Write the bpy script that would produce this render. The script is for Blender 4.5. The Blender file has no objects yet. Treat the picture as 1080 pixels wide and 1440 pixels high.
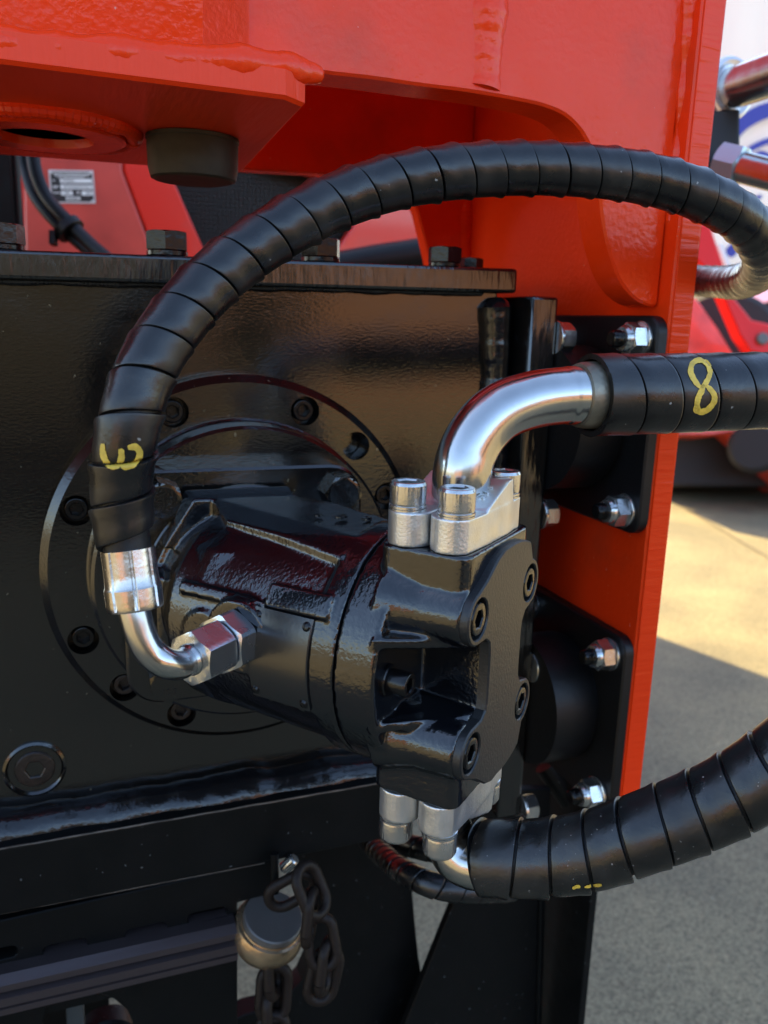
import bpy, bmesh, math, random
from math import sin, cos, pi, radians as rad
from mathutils import Vector as V, Matrix, noise
from mathutils.bvhtree import BVHTree
from mathutils.geometry import delaunay_2d_cdt
random.seed(7)
SC = bpy.context.scene
COL = SC.collection

# ------------------------------------------------------------------ camera, sky, sun, exposure
FPX = 1163.185
CR = ((0.93792594, -0.34559602, 0.02929717), (-0.05072881, -0.22025399, -0.97412256), (0.34310569, 0.91216861, -0.2241136))
CAM = V((-0.0912, -0.5400, 0.1554))
cd = bpy.data.cameras.new('camera'); cam = bpy.data.objects.new('camera', cd); COL.objects.link(cam)
rx, ry, rz = V(CR[0]), V(CR[1]), V(CR[2])
cam.matrix_world = Matrix.Translation(CAM) @ Matrix((rx, -ry, -rz)).transposed().to_4x4()
cd.sensor_fit = 'VERTICAL'; cd.sensor_height = 36; cd.lens = FPX / 1440 * 36
cd.clip_start = .01; cd.clip_end = 3000
cd.dof.use_dof = True; cd.dof.focus_distance = .40; cd.dof.aperture_fstop = 11
SC.camera = cam

SUN_AZ, SUN_EL = rad(-16), rad(33)          # azimuth from +Y towards +X; the sun stands behind the machine
w = bpy.data.worlds.new('World'); SC.world = w; w.use_nodes = True
nt = w.node_tree; bg = nt.nodes['Background']
sky = nt.nodes.new('ShaderNodeTexSky'); sky.sky_type = 'NISHITA'; sky.sun_disc = False
sky.sun_elevation = SUN_EL; sky.sun_rotation = SUN_AZ; sky.air_density = 1.0; sky.dust_density = 1.6; sky.ozone_density = 1.0
nt.links.new(sky.outputs[0], bg.inputs[0]); bg.inputs[1].default_value = .12
sd = bpy.data.lights.new('sun', 'SUN'); sd.energy = 5.0; sd.angle = rad(.5); sd.color = (1, .75, .35)
so = bpy.data.objects.new('sun', sd); COL.objects.link(so)
S = V((sin(SUN_AZ) * cos(SUN_EL), cos(SUN_AZ) * cos(SUN_EL), sin(SUN_EL)))
so.rotation_euler = (-S).to_track_quat('-Z', 'Y').to_euler(); so.location = S * 20
SC.view_settings.view_transform = 'Standard'; SC.view_settings.look = 'None'
SC.view_settings.exposure = 2.35; SC.view_settings.gamma = 1
GZ = -1.05                                   # height of the ground

# ------------------------------------------------------------------ projection helpers: a photo pixel to a point of a real plane
def ray(x, y):
    a, b = (x - 540) / FPX, (y - 720) / FPX
    return rx * a + ry * b + rz
def PL(x, y, pt, n):
    r = ray(x, y); n = V(n); return CAM + r * ((V(pt) - CAM).dot(n) / r.dot(n))
def P(x, y, Y=0.): return PL(x, y, (0, Y, 0), (0, 1, 0))
def PX(x, y, X): return PL(x, y, (X, 0, 0), (1, 0, 0))
def PZ(x, y, Z): return PL(x, y, (0, 0, Z), (0, 0, 1))
def PD(x, y, d): return CAM + ray(x, y) * d

# ------------------------------------------------------------------ materials
def lk(t, a, b): t.links.new(a, b)
def mat(name, col, rough=.4, metal=0., bump=0., bscale=200., bdetail=3., coat=0., spec=.5, var=0., vscale=15., rvar=0.,
        specks=0., speck_col=(.5, .5, .5), speck_scale=900., stretch=None, bdist=.001, aniso=0., streak=0., dirt=None):
    m = bpy.data.materials.new(name); m.use_nodes = True; t = m.node_tree; N = t.nodes
    b = N['Principled BSDF']
    b.inputs['Roughness'].default_value = rough; b.inputs['Metallic'].default_value = metal
    b.inputs['Specular IOR Level'].default_value = spec
    b.inputs['Coat Weight'].default_value = coat; b.inputs['Coat Roughness'].default_value = .06
    tc = N.new('ShaderNodeTexCoord'); src = tc.outputs['Object']
    if stretch:
        mp = N.new('ShaderNodeMapping'); mp.inputs['Scale'].default_value = stretch; lk(t, src, mp.inputs[0]); ssrc = mp.outputs[0]
    else: ssrc = src
    def nz(scale, detail=3., s=None):
        n = N.new('ShaderNodeTexNoise'); n.inputs['Scale'].default_value = scale; n.inputs['Detail'].default_value = detail
        lk(t, s or src, n.inputs['Vector']); return n.outputs[0]
    def ramp(fac, p0, p1, c0=(0, 0, 0, 1), c1=(1, 1, 1, 1)):
        r = N.new('ShaderNodeValToRGB'); r.color_ramp.elements[0].position = p0; r.color_ramp.elements[1].position = p1
        r.color_ramp.elements[0].color = c0; r.color_ramp.elements[1].color = c1; lk(t, fac, r.inputs[0]); return r.outputs[0]
    c = None
    if var:
        lo = tuple(max(0, x * (1 - var)) for x in col) + (1,); hi = tuple(min(1, x * (1 + var)) for x in col) + (1,)
        c = ramp(nz(vscale, 6), .3, .7, lo, hi)
    def mix(base, other, fac):
        mx = N.new('ShaderNodeMix'); mx.data_type = 'RGBA'
        if base is None: mx.inputs[6].default_value = tuple(col) + (1,)
        else: lk(t, base, mx.inputs[6])
        mx.inputs[7].default_value = tuple(other) + (1,); lk(t, fac, mx.inputs[0]); return mx.outputs[2]
    if dirt:
        c = mix(c, dirt[0], ramp(nz(dirt[1], 8), dirt[2], dirt[2] + .18))
    if specks:
        c = mix(c, speck_col, ramp(nz(speck_scale, 1), .80 - specks * .1, .83 - specks * .1))
    if c is None: b.inputs['Base Color'].default_value = tuple(col) + (1,)
    else: lk(t, c, b.inputs['Base Color'])
    if rvar:
        mr = N.new('ShaderNodeMapRange'); mr.inputs[1].default_value = .3; mr.inputs[2].default_value = .7
        mr.inputs[3].default_value = max(.02, rough - rvar); mr.inputs[4].default_value = rough + rvar
        lk(t, nz(vscale * 2.3, 6, ssrc), mr.inputs[0]); lk(t, mr.outputs[0], b.inputs['Roughness'])
    if bump:
        bp = N.new('ShaderNodeBump'); bp.inputs['Strength'].default_value = bump; bp.inputs['Distance'].default_value = bdist
        lk(t, nz(bscale, bdetail, ssrc), bp.inputs['Height'])
        lk(t, bp.outputs[0], b.inputs['Normal'])
        if coat: lk(t, bp.outputs[0], b.inputs['Coat Normal'])
    return m
M = {}
M['black'] = mat('black_gloss_paint', (.006, .006, .0065), .13, bump=.34, bscale=210, bdetail=3, spec=.85, rvar=.05, bdist=.0012, dirt=((.02, .018, .015), 40, .66))
M['black_plate'] = mat('black_painted_plate', (.0045, .0042, .004), .12, bump=.09, bscale=520, bdetail=3, spec=.85, rvar=.05, bdist=.001, stretch=(.6, 1, 1.3), specks=.35, speck_col=(.10, .09, .06), speck_scale=260)
M['cast'] = mat('black_gloss_casting', (.003, .0035, .005), .14, bump=.19, bscale=460, bdetail=2, spec=.85, rvar=.04, bdist=.0011, vscale=25)
M['label_paint'] = mat('black_painted_label_plate', (.006, .007, .008), .24, bump=.06, bscale=500, spec=.9)
M['satin'] = mat('black_satin_cover', (.010, .011, .012), .40, bump=.2, bscale=700, spec=.5, specks=.25, speck_col=(.12, .12, .12), speck_scale=500)
M['dull'] = mat('dull_black_steel', (.0035, .004, .0042), .45, bump=.25, bscale=120, spec=.17, rvar=.1, specks=.35, speck_col=(.06, .065, .065), speck_scale=240)
M['rail'] = mat('worn_rail_steel', (.06, .048, .050), .36, metal=.5, bump=.35, bscale=160, stretch=(.08, 1, 1), rvar=.1)
M['bolt'] = mat('black_bolt', (.003, .003, .0035), .22, bump=.25, bscale=300, spec=.4)
M['rust'] = mat('rusty_bolt', (.014, .009, .007), .4, bump=.4, bscale=400, var=.5, vscale=200)
M['red'] = mat('red_gloss_paint', (.82, .042, .004), .19, bump=.36, bscale=260, bdetail=3, spec=.26, rvar=.08, bdist=.0010, dirt=((.60, .045, .012), 11, .56), specks=.12, speck_col=(.7, .25, .18), speck_scale=420)
M['pale_zinc'] = mat('pale_zinc_collar', (.72, .72, .74), .3, metal=.7)
M['red_cut'] = mat('red_paint_on_flame_cut_edge', (.82, .042, .004), .25, bump=.55, bscale=230, bdetail=2, spec=.26, bdist=.0014, stretch=(.12, .12, 1))
M['red_cut_h'] = mat('red_paint_on_cut_edge', (.82, .042, .004), .34, bump=.5, bscale=200, bdetail=2, spec=.26, bdist=.0014, stretch=(1, .12, .12))
M['black_cut'] = mat('black_paint_on_cut_edge', (.0045, .0045, .0045), .16, bump=.34, bscale=260, bdetail=3, spec=.95, bdist=.0016, stretch=(1, .15, .15))
M['red_weld'] = mat('red_painted_weld', (.82, .042, .004), .22, bump=.45, bscale=130, bdetail=3, spec=.32, bdist=.002)
M['black_weld'] = mat('black_painted_weld', (.006, .006, .007), .17, bump=.35, bscale=160, bdetail=3, spec=.6, bdist=.0015)
M['zinc'] = mat('zinc_plated_casting', (.68, .68, .66), .36, metal=.9, bump=.25, bscale=900, bdetail=3, rvar=.08, var=.14, vscale=60, bdist=.0006)
M['zinc_bolt'] = mat('zinc_plated_bolt', (.56, .56, .55), .22, metal=.95, bump=.12, bscale=700, rvar=.06, var=.1, vscale=90)
M['nut_zinc'] = mat('blue_grey_zinc_nut', (.58, .61, .64), .26, metal=.97, bump=.1, bscale=500, rvar=.05)
M['chrome'] = mat('polished_plated_tube', (.50, .50, .49), .20, metal=1., bump=.10, bscale=220, rvar=.05, stretch=(1, 1, .15), var=.08, vscale=50)
M['ferrule'] = mat('plated_ferrule', (.54, .51, .48), .24, metal=1., bump=.15, bscale=300, rvar=.06, var=.08, vscale=60)
M['tarnish'] = mat('tarnished_collar', (.24, .22, .17), .4, metal=.8, bump=.3, bscale=400, var=.3, vscale=80)
M['blue_zinc'] = mat('blue_passivated_zinc', (.42, .55, .66), .32, metal=.75, bump=.1, bscale=300)
M['arm_red'] = mat('bright_red_arm_paint', (.70, .012, .010), .3, bump=.05, bscale=20, spec=.3)
M['guard'] = mat('black_plastic_guard', (.0055, .0055, .006), .30, bump=.10, bscale=500, spec=.6, rvar=.10, vscale=24, dirt=((.022, .021, .020), 30, .54), specks=.16, speck_col=(.22, .22, .21), speck_scale=330)
M['dusty_guard'] = mat('dusty_black_plastic_guard', (.006, .006, .006), .32, bump=.12, bscale=500, spec=.6, rvar=.11, vscale=24, dirt=((.028, .026, .023), 26, .52), specks=.45, speck_col=(.20, .19, .18), speck_scale=620)
M['rubber'] = mat('black_rubber', (.0045, .0045, .005), .45, bump=.2, bscale=300, spec=.35)
M['stop_rubber'] = mat('weathered_rubber', (.035, .03, .022), .62, bump=.3, bscale=150, spec=.35, var=.35, vscale=60)
M['yellow'] = mat('yellow_paint', (.62, .42, .05), .5, bump=.4, bscale=700, var=.25, vscale=160)
M['bronze'] = mat('brassy_shackle_steel', (.50, .36, .22), .25, metal=.85, bump=.3, bscale=250, var=.3, vscale=60)
M['grey_disc'] = mat('dull_grey_steel', (.12, .115, .11), .45, metal=.5, bump=.2, bscale=300)
M['chain'] = mat('dark_oiled_chain', (.013, .009, .007), .5, metal=0., bump=.4, bscale=350, spec=.2)
M['bgred'] = mat('red_hood_paint', (.74, .022, .008), .32, coat=.5, bump=.06, bscale=20, dirt=((.56, .06, .05), 6, .5))
M['bgpink'] = mat('sky_pink_red_paint', (.55, .06, .04), .4, coat=.4, bump=.06, bscale=14, var=.25, vscale=9)  # paler, pinker red puts the sky's sheen into the panel colour
M['mesh'] = mat('dark_grille', (.02, .02, .02), .5, bump=.3, bscale=300)
M['plate_white'] = mat('plate_white', (.85, .84, .80), .4)
M['plate_black'] = mat('plate_black', (.02, .02, .02), .4)
M['alu'] = mat('bare_aluminium', (.7, .67, .64), .4, metal=.3)
M['white'] = mat('white_tarpaulin', (.80, .80, .80), .5, bump=.2, bscale=3, bdist=.02, var=.06, vscale=2)
M['blue'] = mat('blue_print', (.02, .03, .32), .5)
M['tyre'] = mat('dark_tyre', (.016, .016, .017), .7, bump=.4, bscale=30)
M['gold'] = mat('dull_grey_green', (.05, .06, .06), .6)

def ground_mat():
    m = bpy.data.materials.new('asphalt'); m.use_nodes = True; t = m.node_tree; N = t.nodes; b = N['Principled BSDF']
    tc = N.new('ShaderNodeTexCoord')
    def nz(s, d):
        n = N.new('ShaderNodeTexNoise'); n.inputs['Scale'].default_value = s; n.inputs['Detail'].default_value = d
        lk(t, tc.outputs['Object'], n.inputs['Vector']); return n.outputs[0]
    def rp(f, a, bb, c0, c1):
        r = N.new('ShaderNodeValToRGB'); r.color_ramp.elements[0].position = a; r.color_ramp.elements[1].position = bb
        r.color_ramp.elements[0].color = c0 + (1,); r.color_ramp.elements[1].color = c1 + (1,); lk(t, f, r.inputs[0]); return r.outputs[0]
    c1 = rp(nz(2.2, 9), .32, .70, (.150, .134, .082), (.270, .230, .130))
    c2 = rp(nz(190, 4), .38, .64, (.48, .48, .48), (1.08, 1.08, 1.08))
    mx = N.new('ShaderNodeMix'); mx.data_type = 'RGBA'; mx.blend_type = 'MULTIPLY'; mx.inputs[0].default_value = 1
    lk(t, c1, mx.inputs[6]); lk(t, c2, mx.inputs[7])
    v = N.new('ShaderNodeTexVoronoi'); v.inputs['Scale'].default_value = 60; lk(t, tc.outputs['Object'], v.inputs['Vector'])
    c3 = rp(v.outputs['Distance'], .05, .16, (.75, .73, .68), (0, 0, 0))
    sel = rp(nz(38, 2), .60, .66, (0, 0, 0), (.55, .55, .55))
    mm = N.new('ShaderNodeMath'); mm.operation = 'MULTIPLY'; lk(t, c3, mm.inputs[0]); lk(t, sel, mm.inputs[1])
    m2 = N.new('ShaderNodeMix'); m2.data_type = 'RGBA'; lk(t, mm.outputs[0], m2.inputs[0]); lk(t, mx.outputs[2], m2.inputs[6]); m2.inputs[7].default_value = (.5, .5, .47, 1)
    lk(t, m2.outputs[2], b.inputs['Base Color']); b.inputs['Roughness'].default_value = .85
    bp = N.new('ShaderNodeBump'); bp.inputs['Strength'].default_value = .5; bp.inputs['Distance'].default_value = .004
    lk(t, nz(110, 5), bp.inputs['Height']); lk(t, bp.outputs[0], b.inputs['Normal'])
    return m
M['asphalt'] = ground_mat()
M['joint'] = mat('joint_filler', (.09, .075, .05), .9)

# ------------------------------------------------------------------ mesh builder
def basis(axis, ref=None):
    a = V(axis).normalized(); r = V(ref) if ref is not None else (V((0, 0, 1)) if abs(a.z) < .9 else V((0, 1, 0)))
    x = (r - a * r.dot(a)).normalized(); y = a.cross(x); return a, x, y
def inside(p, l):
    c = False
    for i in range(len(l)):
        a, b = l[i - 1], l[i]
        if (a[1] > p[1]) != (b[1] > p[1]) and p[0] < (b[0] - a[0]) * (p[1] - a[1]) / (b[1] - a[1]) + a[0]: c = not c
    return c
def tessellate(loops):
    """constrained triangles inside the outline, holes left out"""
    vs = [V((q[0], q[1])) for l in loops for q in l]; es = []; st = 0
    for l in loops: es += [(st + i, st + (i + 1) % len(l)) for i in range(len(l))]; st += len(l)
    r = delaunay_2d_cdt(vs, es, [], 1, 1e-8); out = []
    for f in r[2]:
        if any(not r[3][i] for i in f): continue
        f = [r[3][i][0] for i in f]; c = [sum(vs[i][k] for i in f) / 3 for k in (0, 1)]
        if not any(inside(c, h) for h in loops[1:]): out.append(f)
    return out
class MB:
    def __init__(s): s.v = []; s.f = []
    def add(s, vs, fs):
        o = len(s.v); s.v += [V(q) for q in vs]; s.f += [tuple(i + o for i in f) for f in fs]; return s
    def box(s, a, b, bev=0.):
        a, b = V(a), V(b); lo = V(map(min, a, b)); hi = V(map(max, a, b))
        return s.obox([V((x, y, z)) for z in (lo.z, hi.z) for y in (lo.y, hi.y) for x in (lo.x, hi.x)], bev)
    def obox(s, c8, bev=0.):
        fs = [(0, 2, 3, 1), (4, 5, 7, 6), (0, 1, 5, 4), (2, 6, 7, 3), (0, 4, 6, 2), (1, 3, 7, 5)]
        return s._bev(c8, fs, bev)
    def fbox(s, o, ax, ay, az, x0, x1, y0, y1, z0, z1, bev=0.):
        return s.obox([V(o) + V(ax) * x + V(ay) * y + V(az) * z for z in (z0, z1) for y in (y0, y1) for x in (x0, x1)], bev)
    def _bev(s, vs, fs, bev):
        if not bev: return s.add(vs, fs)
        bm = bmesh.new(); bv = [bm.verts.new(q) for q in vs]
        for f in fs: bm.faces.new([bv[i] for i in f])
        bmesh.ops.recalc_face_normals(bm, faces=bm.faces)
        es = [e for e in bm.edges if len(e.link_faces) == 2 and e.calc_face_angle() > rad(30)]
        bmesh.ops.bevel(bm, geom=es, offset=bev, segments=2, profile=.5, affect='EDGES', clamp_overlap=True)
        bm.verts.index_update()
        s.add([v.co.copy() for v in bm.verts], [[v.index for v in f.verts] for f in bm.faces]); bm.free(); return s
    def rings(s, o, axis, rs, n=40, cap0=True, cap1=True, ref=None, off=0.):
        a, x, y = basis(axis, ref); o = V(o); vs = []; fs = []
        for r, h in rs:
            for i in range(n):
                th = 2 * pi * i / n + off; q = r(th) if callable(r) else r
                vs.append(o + a * (h(th) if callable(h) else h) + (x * cos(th) + y * sin(th)) * q)
        for k in range(len(rs) - 1):
            for i in range(n):
                j = (i + 1) % n; fs.append((k * n + i, k * n + j, (k + 1) * n + j, (k + 1) * n + i))
        if cap0: fs.append(tuple(range(n))[::-1])
        if cap1: fs.append(tuple(range((len(rs) - 1) * n, len(rs) * n)))
        return s.add(vs, fs)
    def cyl(s, o, axis, r, h0, h1, n=40, ch=0., r1=None):
        r1 = r if r1 is None else r1
        if ch: return s.rings(o, axis, [(r - ch, h0), (r, h0 + ch), (r1, h1 - ch), (r1 - ch, h1)], n)
        return s.rings(o, axis, [(r, h0), (r1, h1)], n)
    def hexhead(s, o, axis, af, h0, h1, both=False, hole=0., ref=None, off=0.):
        a = af / 2; rc = a / cos(pi / 6)
        def rh(th):
            t = (th + pi / 6) % (pi / 3) - pi / 6; return a / cos(t)
        def ztop(th): return h1 - (rh(th) - a) * .6
        def zbot(th): return h0 + ((rh(th) - a) * .6 if both else 0)
        rs = [(a * .94, h0)] if both else []
        rs += [(rh, zbot), (rh, ztop), (a * .95, h1)]
        if hole: rs += [(hole, h1), (hole * .97, h1 - (h1 - h0) * .5)]
        return s.rings(o, axis, rs, 48, ref=ref, off=off)
    def socket(s, o, axis, r, h0, h1, hexr=None, n=60, knurl=True, off=0.):
        hexr = hexr or r * .52
        def kn(th): return r * (1 + (.014 if knurl and int(round(th / (2 * pi / n))) % 2 else 0))
        def rh(th):
            t = (th + pi / 6) % (pi / 3) - pi / 6; return hexr * cos(pi / 6) / cos(t)
        H = h1 - h0
        return s.rings(o, axis, [(r * .97, h0), (r * .99, h0 + H * .05), (kn, h0 + H * .12), (kn, h1 - H * .14), (r * .985, h1 - H * .10), (r * .93, h1 - H * .015), (r * .88, h1),
                                 (lambda th: rh(th) * 1.14, h1), (rh, h1 - H * .07), (rh, h1 - H * .55)], n, off=off)
    def sweep(s, pts, r, n=24, cap=True, sq=1.):
        fr = frames(pts); vs = []; fs = []
        for k, (p, t, x, y) in enumerate(fr):
            q = r(k / (len(fr) - 1)) if callable(r) else r
            for i in range(n):
                th = 2 * pi * i / n; vs.append(p + (x * cos(th) + y * sin(th) * sq) * q)
        m = len(fr)
        for k in range(m - 1):
            for i in range(n):
                j = (i + 1) % n; fs.append((k * n + i, k * n + j, (k + 1) * n + j, (k + 1) * n + i))
        if cap: fs.append(tuple(range(n))[::-1]); fs.append(tuple(range((m - 1) * n, m * n)))
        return s.add(vs, fs)
    def plate(s, o, ax, ay, an, outer, holes=(), t=.01, ch=.0):
        """flat plate: outline in (ax, ay), front face at +an*0, back at -an*t, chamfered front edge"""
        o, ax, ay, an = V(o), V(ax), V(ay), V(an)
        def area(l): return sum(l[i][0] * l[(i + 1) % len(l)][1] - l[(i + 1) % len(l)][0] * l[i][1] for i in range(len(l)))
        outer = list(outer) if area(outer) > 0 else list(outer)[::-1]
        hs = [list(h) if area(h) < 0 else list(h)[::-1] for h in holes]
        loops = [outer] + hs
        def off(l, d):
            r = []
            for i in range(len(l)):
                p0, p1, p2 = V(l[i - 1] + (0,) if len(l[i-1]) == 2 else l[i-1]), V((l[i][0], l[i][1], 0)), V((l[(i + 1) % len(l)][0], l[(i + 1) % len(l)][1], 0))
                e1 = (p1 - p0); e2 = (p2 - p1)
                n1 = V((-e1.y, e1.x, 0)).normalized(); n2 = V((-e2.y, e2.x, 0)).normalized(); nn = n1 + n2
                nn = nn / max(.35, nn.length_squared / 2) if nn.length > 1e-6 else n1
                r.append((p1.x + nn.x * d, p1.y + nn.y * d))
            return r
        loops = [[(q[0], q[1]) for q in l] for l in loops]
        front = [off(l, ch if i == 0 else min(ch, .0005)) for i, l in enumerate(loops)] if ch else loops
        tri = tessellate(front)
        W = lambda q, d: o + ax * q[0] + ay * q[1] - an * d
        flat = [q for l in front for q in l]; flat2 = [q for l in loops for q in l]; n = len(flat)
        vs = [W(q, 0) for q in flat]; k = n
        if ch: vs += [W(q, ch) for q in flat2]
        vs += [W(q, t) for q in flat2]
        fs = [tuple(x) for x in tri]; L = 2 if ch else 1
        fs += [tuple(i + L * n for i in x)[::-1] for x in tri]
        st = 0
        for l in loops:
            m = len(l)
            for i in range(m):
                j = (i + 1) % m
                for q in range(L): fs.append((st + i + q * n, st + i + (q + 1) * n, st + j + (q + 1) * n, st + j + q * n))
            st += m
        bm = bmesh.new(); bv = [bm.verts.new(q) for q in vs]
        for f in fs:
            try: bm.faces.new([bv[i] for i in f])
            except ValueError: pass
        bmesh.ops.recalc_face_normals(bm, faces=bm.faces); bm.verts.index_update()
        s.add([v.co.copy() for v in bm.verts], [[v.index for v in f.verts] for f in bm.faces]); bm.free(); return s
    def bead(s, pts, r, seed=0, step=.0022, n=12, rip=.10, lump=.25, tap=2.2):
        pts = resample(pts, max(6, int(plen(pts) / (step / 4))))
        L = plen(pts)
        def rr(f):
            d = f * L; ph = (d / step) % 1.
            return r * (1 + rip * (ph - .5) + lump * noise.noise(V((d * 55, seed * 7.3, 0)))) * min(1, .35 + 1.3 * (min(f, 1 - f) * L / (tap * r)) ** .6)
        return s.sweep(pts, rr, n)
    def text(s, body, size, o, ax, ay, depth=.0005, align='CENTER'):
        cu = bpy.data.curves.new('t', 'FONT'); cu.body = body; cu.size = size; cu.extrude = depth / 2; cu.align_x = align; cu.align_y = 'CENTER'; cu.resolution_u = 4
        ob = bpy.data.objects.new('t', cu); COL.objects.link(ob); dg = bpy.context.evaluated_depsgraph_get()
        me = bpy.data.meshes.new_from_object(ob.evaluated_get(dg)); an = V(ax).cross(V(ay))
        s.add([V(o) + V(ax) * v.co.x + V(ay) * v.co.y + an * v.co.z for v in me.vertices], [tuple(p.vertices) for p in me.polygons])
        bpy.data.objects.remove(ob); bpy.data.curves.remove(cu); bpy.data.meshes.remove(me); return s
    def mesh(s, name, ang=20.):
        me = bpy.data.meshes.new(name); me.from_pydata([tuple(q) for q in s.v], [], s.f); me.validate()
        bm = bmesh.new(); bm.from_mesh(me); bmesh.ops.recalc_face_normals(bm, faces=bm.faces); bm.to_mesh(me); bm.free()
        me.polygons.foreach_set('use_smooth', [True] * len(me.polygons)); me.set_sharp_from_angle(angle=rad(ang)); me.update(); return me
    def build(s, name, m, parent=None, ang=20., label=None):
        return link(name, s.mesh(name, ang), m, parent, label)
    def cast(s, voxel, it=4, fac=.5):
        me = s.mesh('tmp'); ob = bpy.data.objects.new('tmp', me); COL.objects.link(ob)
        r = ob.modifiers.new('r', 'REMESH'); r.mode = 'VOXEL'; r.voxel_size = voxel; r.use_smooth_shade = True
        q = ob.modifiers.new('s', 'SMOOTH'); q.factor = fac; q.iterations = it
        dg = bpy.context.evaluated_depsgraph_get(); out = bpy.data.meshes.new_from_object(ob.evaluated_get(dg))
        bpy.data.objects.remove(ob); bpy.data.meshes.remove(me)
        out.polygons.foreach_set('use_smooth', [True] * len(out.polygons)); return out
def link(name, me, m, parent=None, label=None):
    me.name = name; me.materials.clear(); me.materials.append(m if not isinstance(m, str) else M[m])
    o = bpy.data.objects.new(name, me); COL.objects.link(o)
    if parent is not None: o.parent = parent; o.matrix_parent_inverse = Matrix.Translation(parent.matrix_basis.translation if parent.type == 'EMPTY' else V()).inverted() if parent.type == 'EMPTY' else Matrix()
    if label: o['label'] = label
    return o
def tag(o, label, cat, group=None, kind=None):
    if label: o['label'] = label
    if cat: o['category'] = cat
    if group: o['group'] = group
    if kind: o['kind'] = kind
    return o
def thing(name, loc, label, cat, group=None):
    o = bpy.data.objects.new(name, None); COL.objects.link(o); o.location = loc; o.empty_display_size = .02
    return tag(o, label, cat, group)
def plen(pts): return sum((pts[i + 1] - pts[i]).length for i in range(len(pts) - 1))
def resample(pts, n):
    pts = [V(q) for q in pts]; L = [0]
    for i in range(len(pts) - 1): L.append(L[-1] + (pts[i + 1] - pts[i]).length)
    out = []; j = 0
    for k in range(n):
        d = L[-1] * k / (n - 1)
        while j < len(pts) - 2 and L[j + 1] < d: j += 1
        f = (d - L[j]) / max(1e-9, L[j + 1] - L[j]); out.append(pts[j].lerp(pts[j + 1], f))
    return out
def spline(ctrl, sub=16):
    c = [V(q) for q in ctrl]; c = [c[0] * 2 - c[1]] + c + [c[-1] * 2 - c[-2]]; out = []
    for i in range(1, len(c) - 2):
        p0, p1, p2, p3 = c[i - 1], c[i], c[i + 1], c[i + 2]
        t1 = (p1 - p0).length ** .5; t2 = (p2 - p1).length ** .5; t3 = (p3 - p2).length ** .5
        m1 = (p2 - p1) + ((p1 - p0) / t1 - (p2 - p0) / (t1 + t2)) * t2
        m2 = (p2 - p1) + ((p3 - p2) / t3 - (p3 - p1) / (t2 + t3)) * t2
        for k in range(sub):
            t = k / sub
            out.append(p1 * (2 * t ** 3 - 3 * t * t + 1) + m1 * (t ** 3 - 2 * t * t + t) + p2 * (-2 * t ** 3 + 3 * t * t) + m2 * (t ** 3 - t * t))
    out.append(c[-2]); return out
def frames(pts):
    pts = [V(q) for q in pts]; fr = []; x = None
    for i, p in enumerate(pts):
        t = ((pts[min(i + 1, len(pts) - 1)] - pts[max(i - 1, 0)])).normalized()
        if x is None: _, x, _ = basis(t)
        x = (x - t * x.dot(t)).normalized(); fr.append((p, t, x, t.cross(x)))
    return fr
def arc(c, r, a0, a1, n=12): return [(c[0] + r * cos(rad(a0 + (a1 - a0) * i / n)), c[1] + r * sin(rad(a0 + (a1 - a0) * i / n))) for i in range(n + 1)]
def circ(c, r, n=32): return arc(c, r, 0, 360 - 360 / n, n - 1)
def rrect(x0, x1, y0, y1, r, n=6):
    return arc((x1 - r, y1 - r), r, 0, 90, n) + arc((x0 + r, y1 - r), r, 90, 180, n) + arc((x0 + r, y0 + r), r, 180, 270, n) + arc((x1 - r, y0 + r), r, 270, 360, n)
def copy_of(o, off=None, rot=None, parent=None):
    c = o.copy(); COL.objects.link(c)
    if parent is not None: c.parent = parent
    if off is not None: c.location = o.location + V(off)
    for ch in o.children:
        d = ch.copy(); COL.objects.link(d); d.parent = c
    return c
X, Y, Z = V((1, 0, 0)), V((0, 1, 0)), V((0, 0, 1))

def spiral_guard(pts, R, pitch, hand=1, th0=0., s0=0., s1=None, clip0=True, clip1=True, thick=.0024, gap=.0008, lift=.0006, seed=1, nth=44):
    """one continuous plastic strip wound round a hose; returns a mesh builder"""
    pts = resample(pts, int(plen(pts) / .0015) + 2); fr = frames(pts); L = plen(pts); s1 = L if s1 is None else s1; ds = L / (len(fr) - 1)
    def at(s):
        f = min(max(s / ds, 0), len(fr) - 1.001); i = int(f); q = f - i; a, b = fr[i], fr[i + 1]
        t = a[1].lerp(b[1], q); return a[0].lerp(b[0], q) + t * (0 if 0 <= s <= L else (s if s < 0 else s - L)), a[2].lerp(b[2], q).normalized(), a[3].lerp(b[3], q).normalized()
    wd = pitch - gap
    prof = [(0, -thick), (.00005, -.0009), (.0004, -.00025), (.0011, 0), (wd * .35, .00012), (wd * .7, .0002), (wd - .0012, lift * .8), (wd - .0004, lift * .75), (wd - .00005, lift * .1), (wd, -thick)]
    n0 = -1.2 if clip0 else 0; turns = (s1 - s0) / pitch + (1.2 if clip1 else 0) - n0
    N = int(turns * nth); vs = []; fs = []; m = len(prof)
    for k in range(N + 1):
        tt = n0 + k / nth; th = th0 + hand * 2 * pi * tt
        wob = 1 + .8 * noise.noise(V((tt * .35, seed * 3.1, 0)))
        sh = .0007 * noise.noise(V((tt * .45, seed * 5.7, 4)))
        for xx, dr in prof:
            s = s0 + pitch * tt + xx + sh
            if clip0: s = max(s, s0 + xx * .0008)
            if clip1: s = min(s, s1)
            p, x, y = at(s); rr = R + (dr * wob if dr > 0 else dr)
            vs.append(p + (x * cos(th) + y * sin(th)) * rr)
    for k in range(N):
        for i in range(m - 1): fs.append((k * m + i, k * m + i + 1, (k + 1) * m + i + 1, (k + 1) * m + i))
    b = MB(); b.v = vs; b.f = fs; return b
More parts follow.
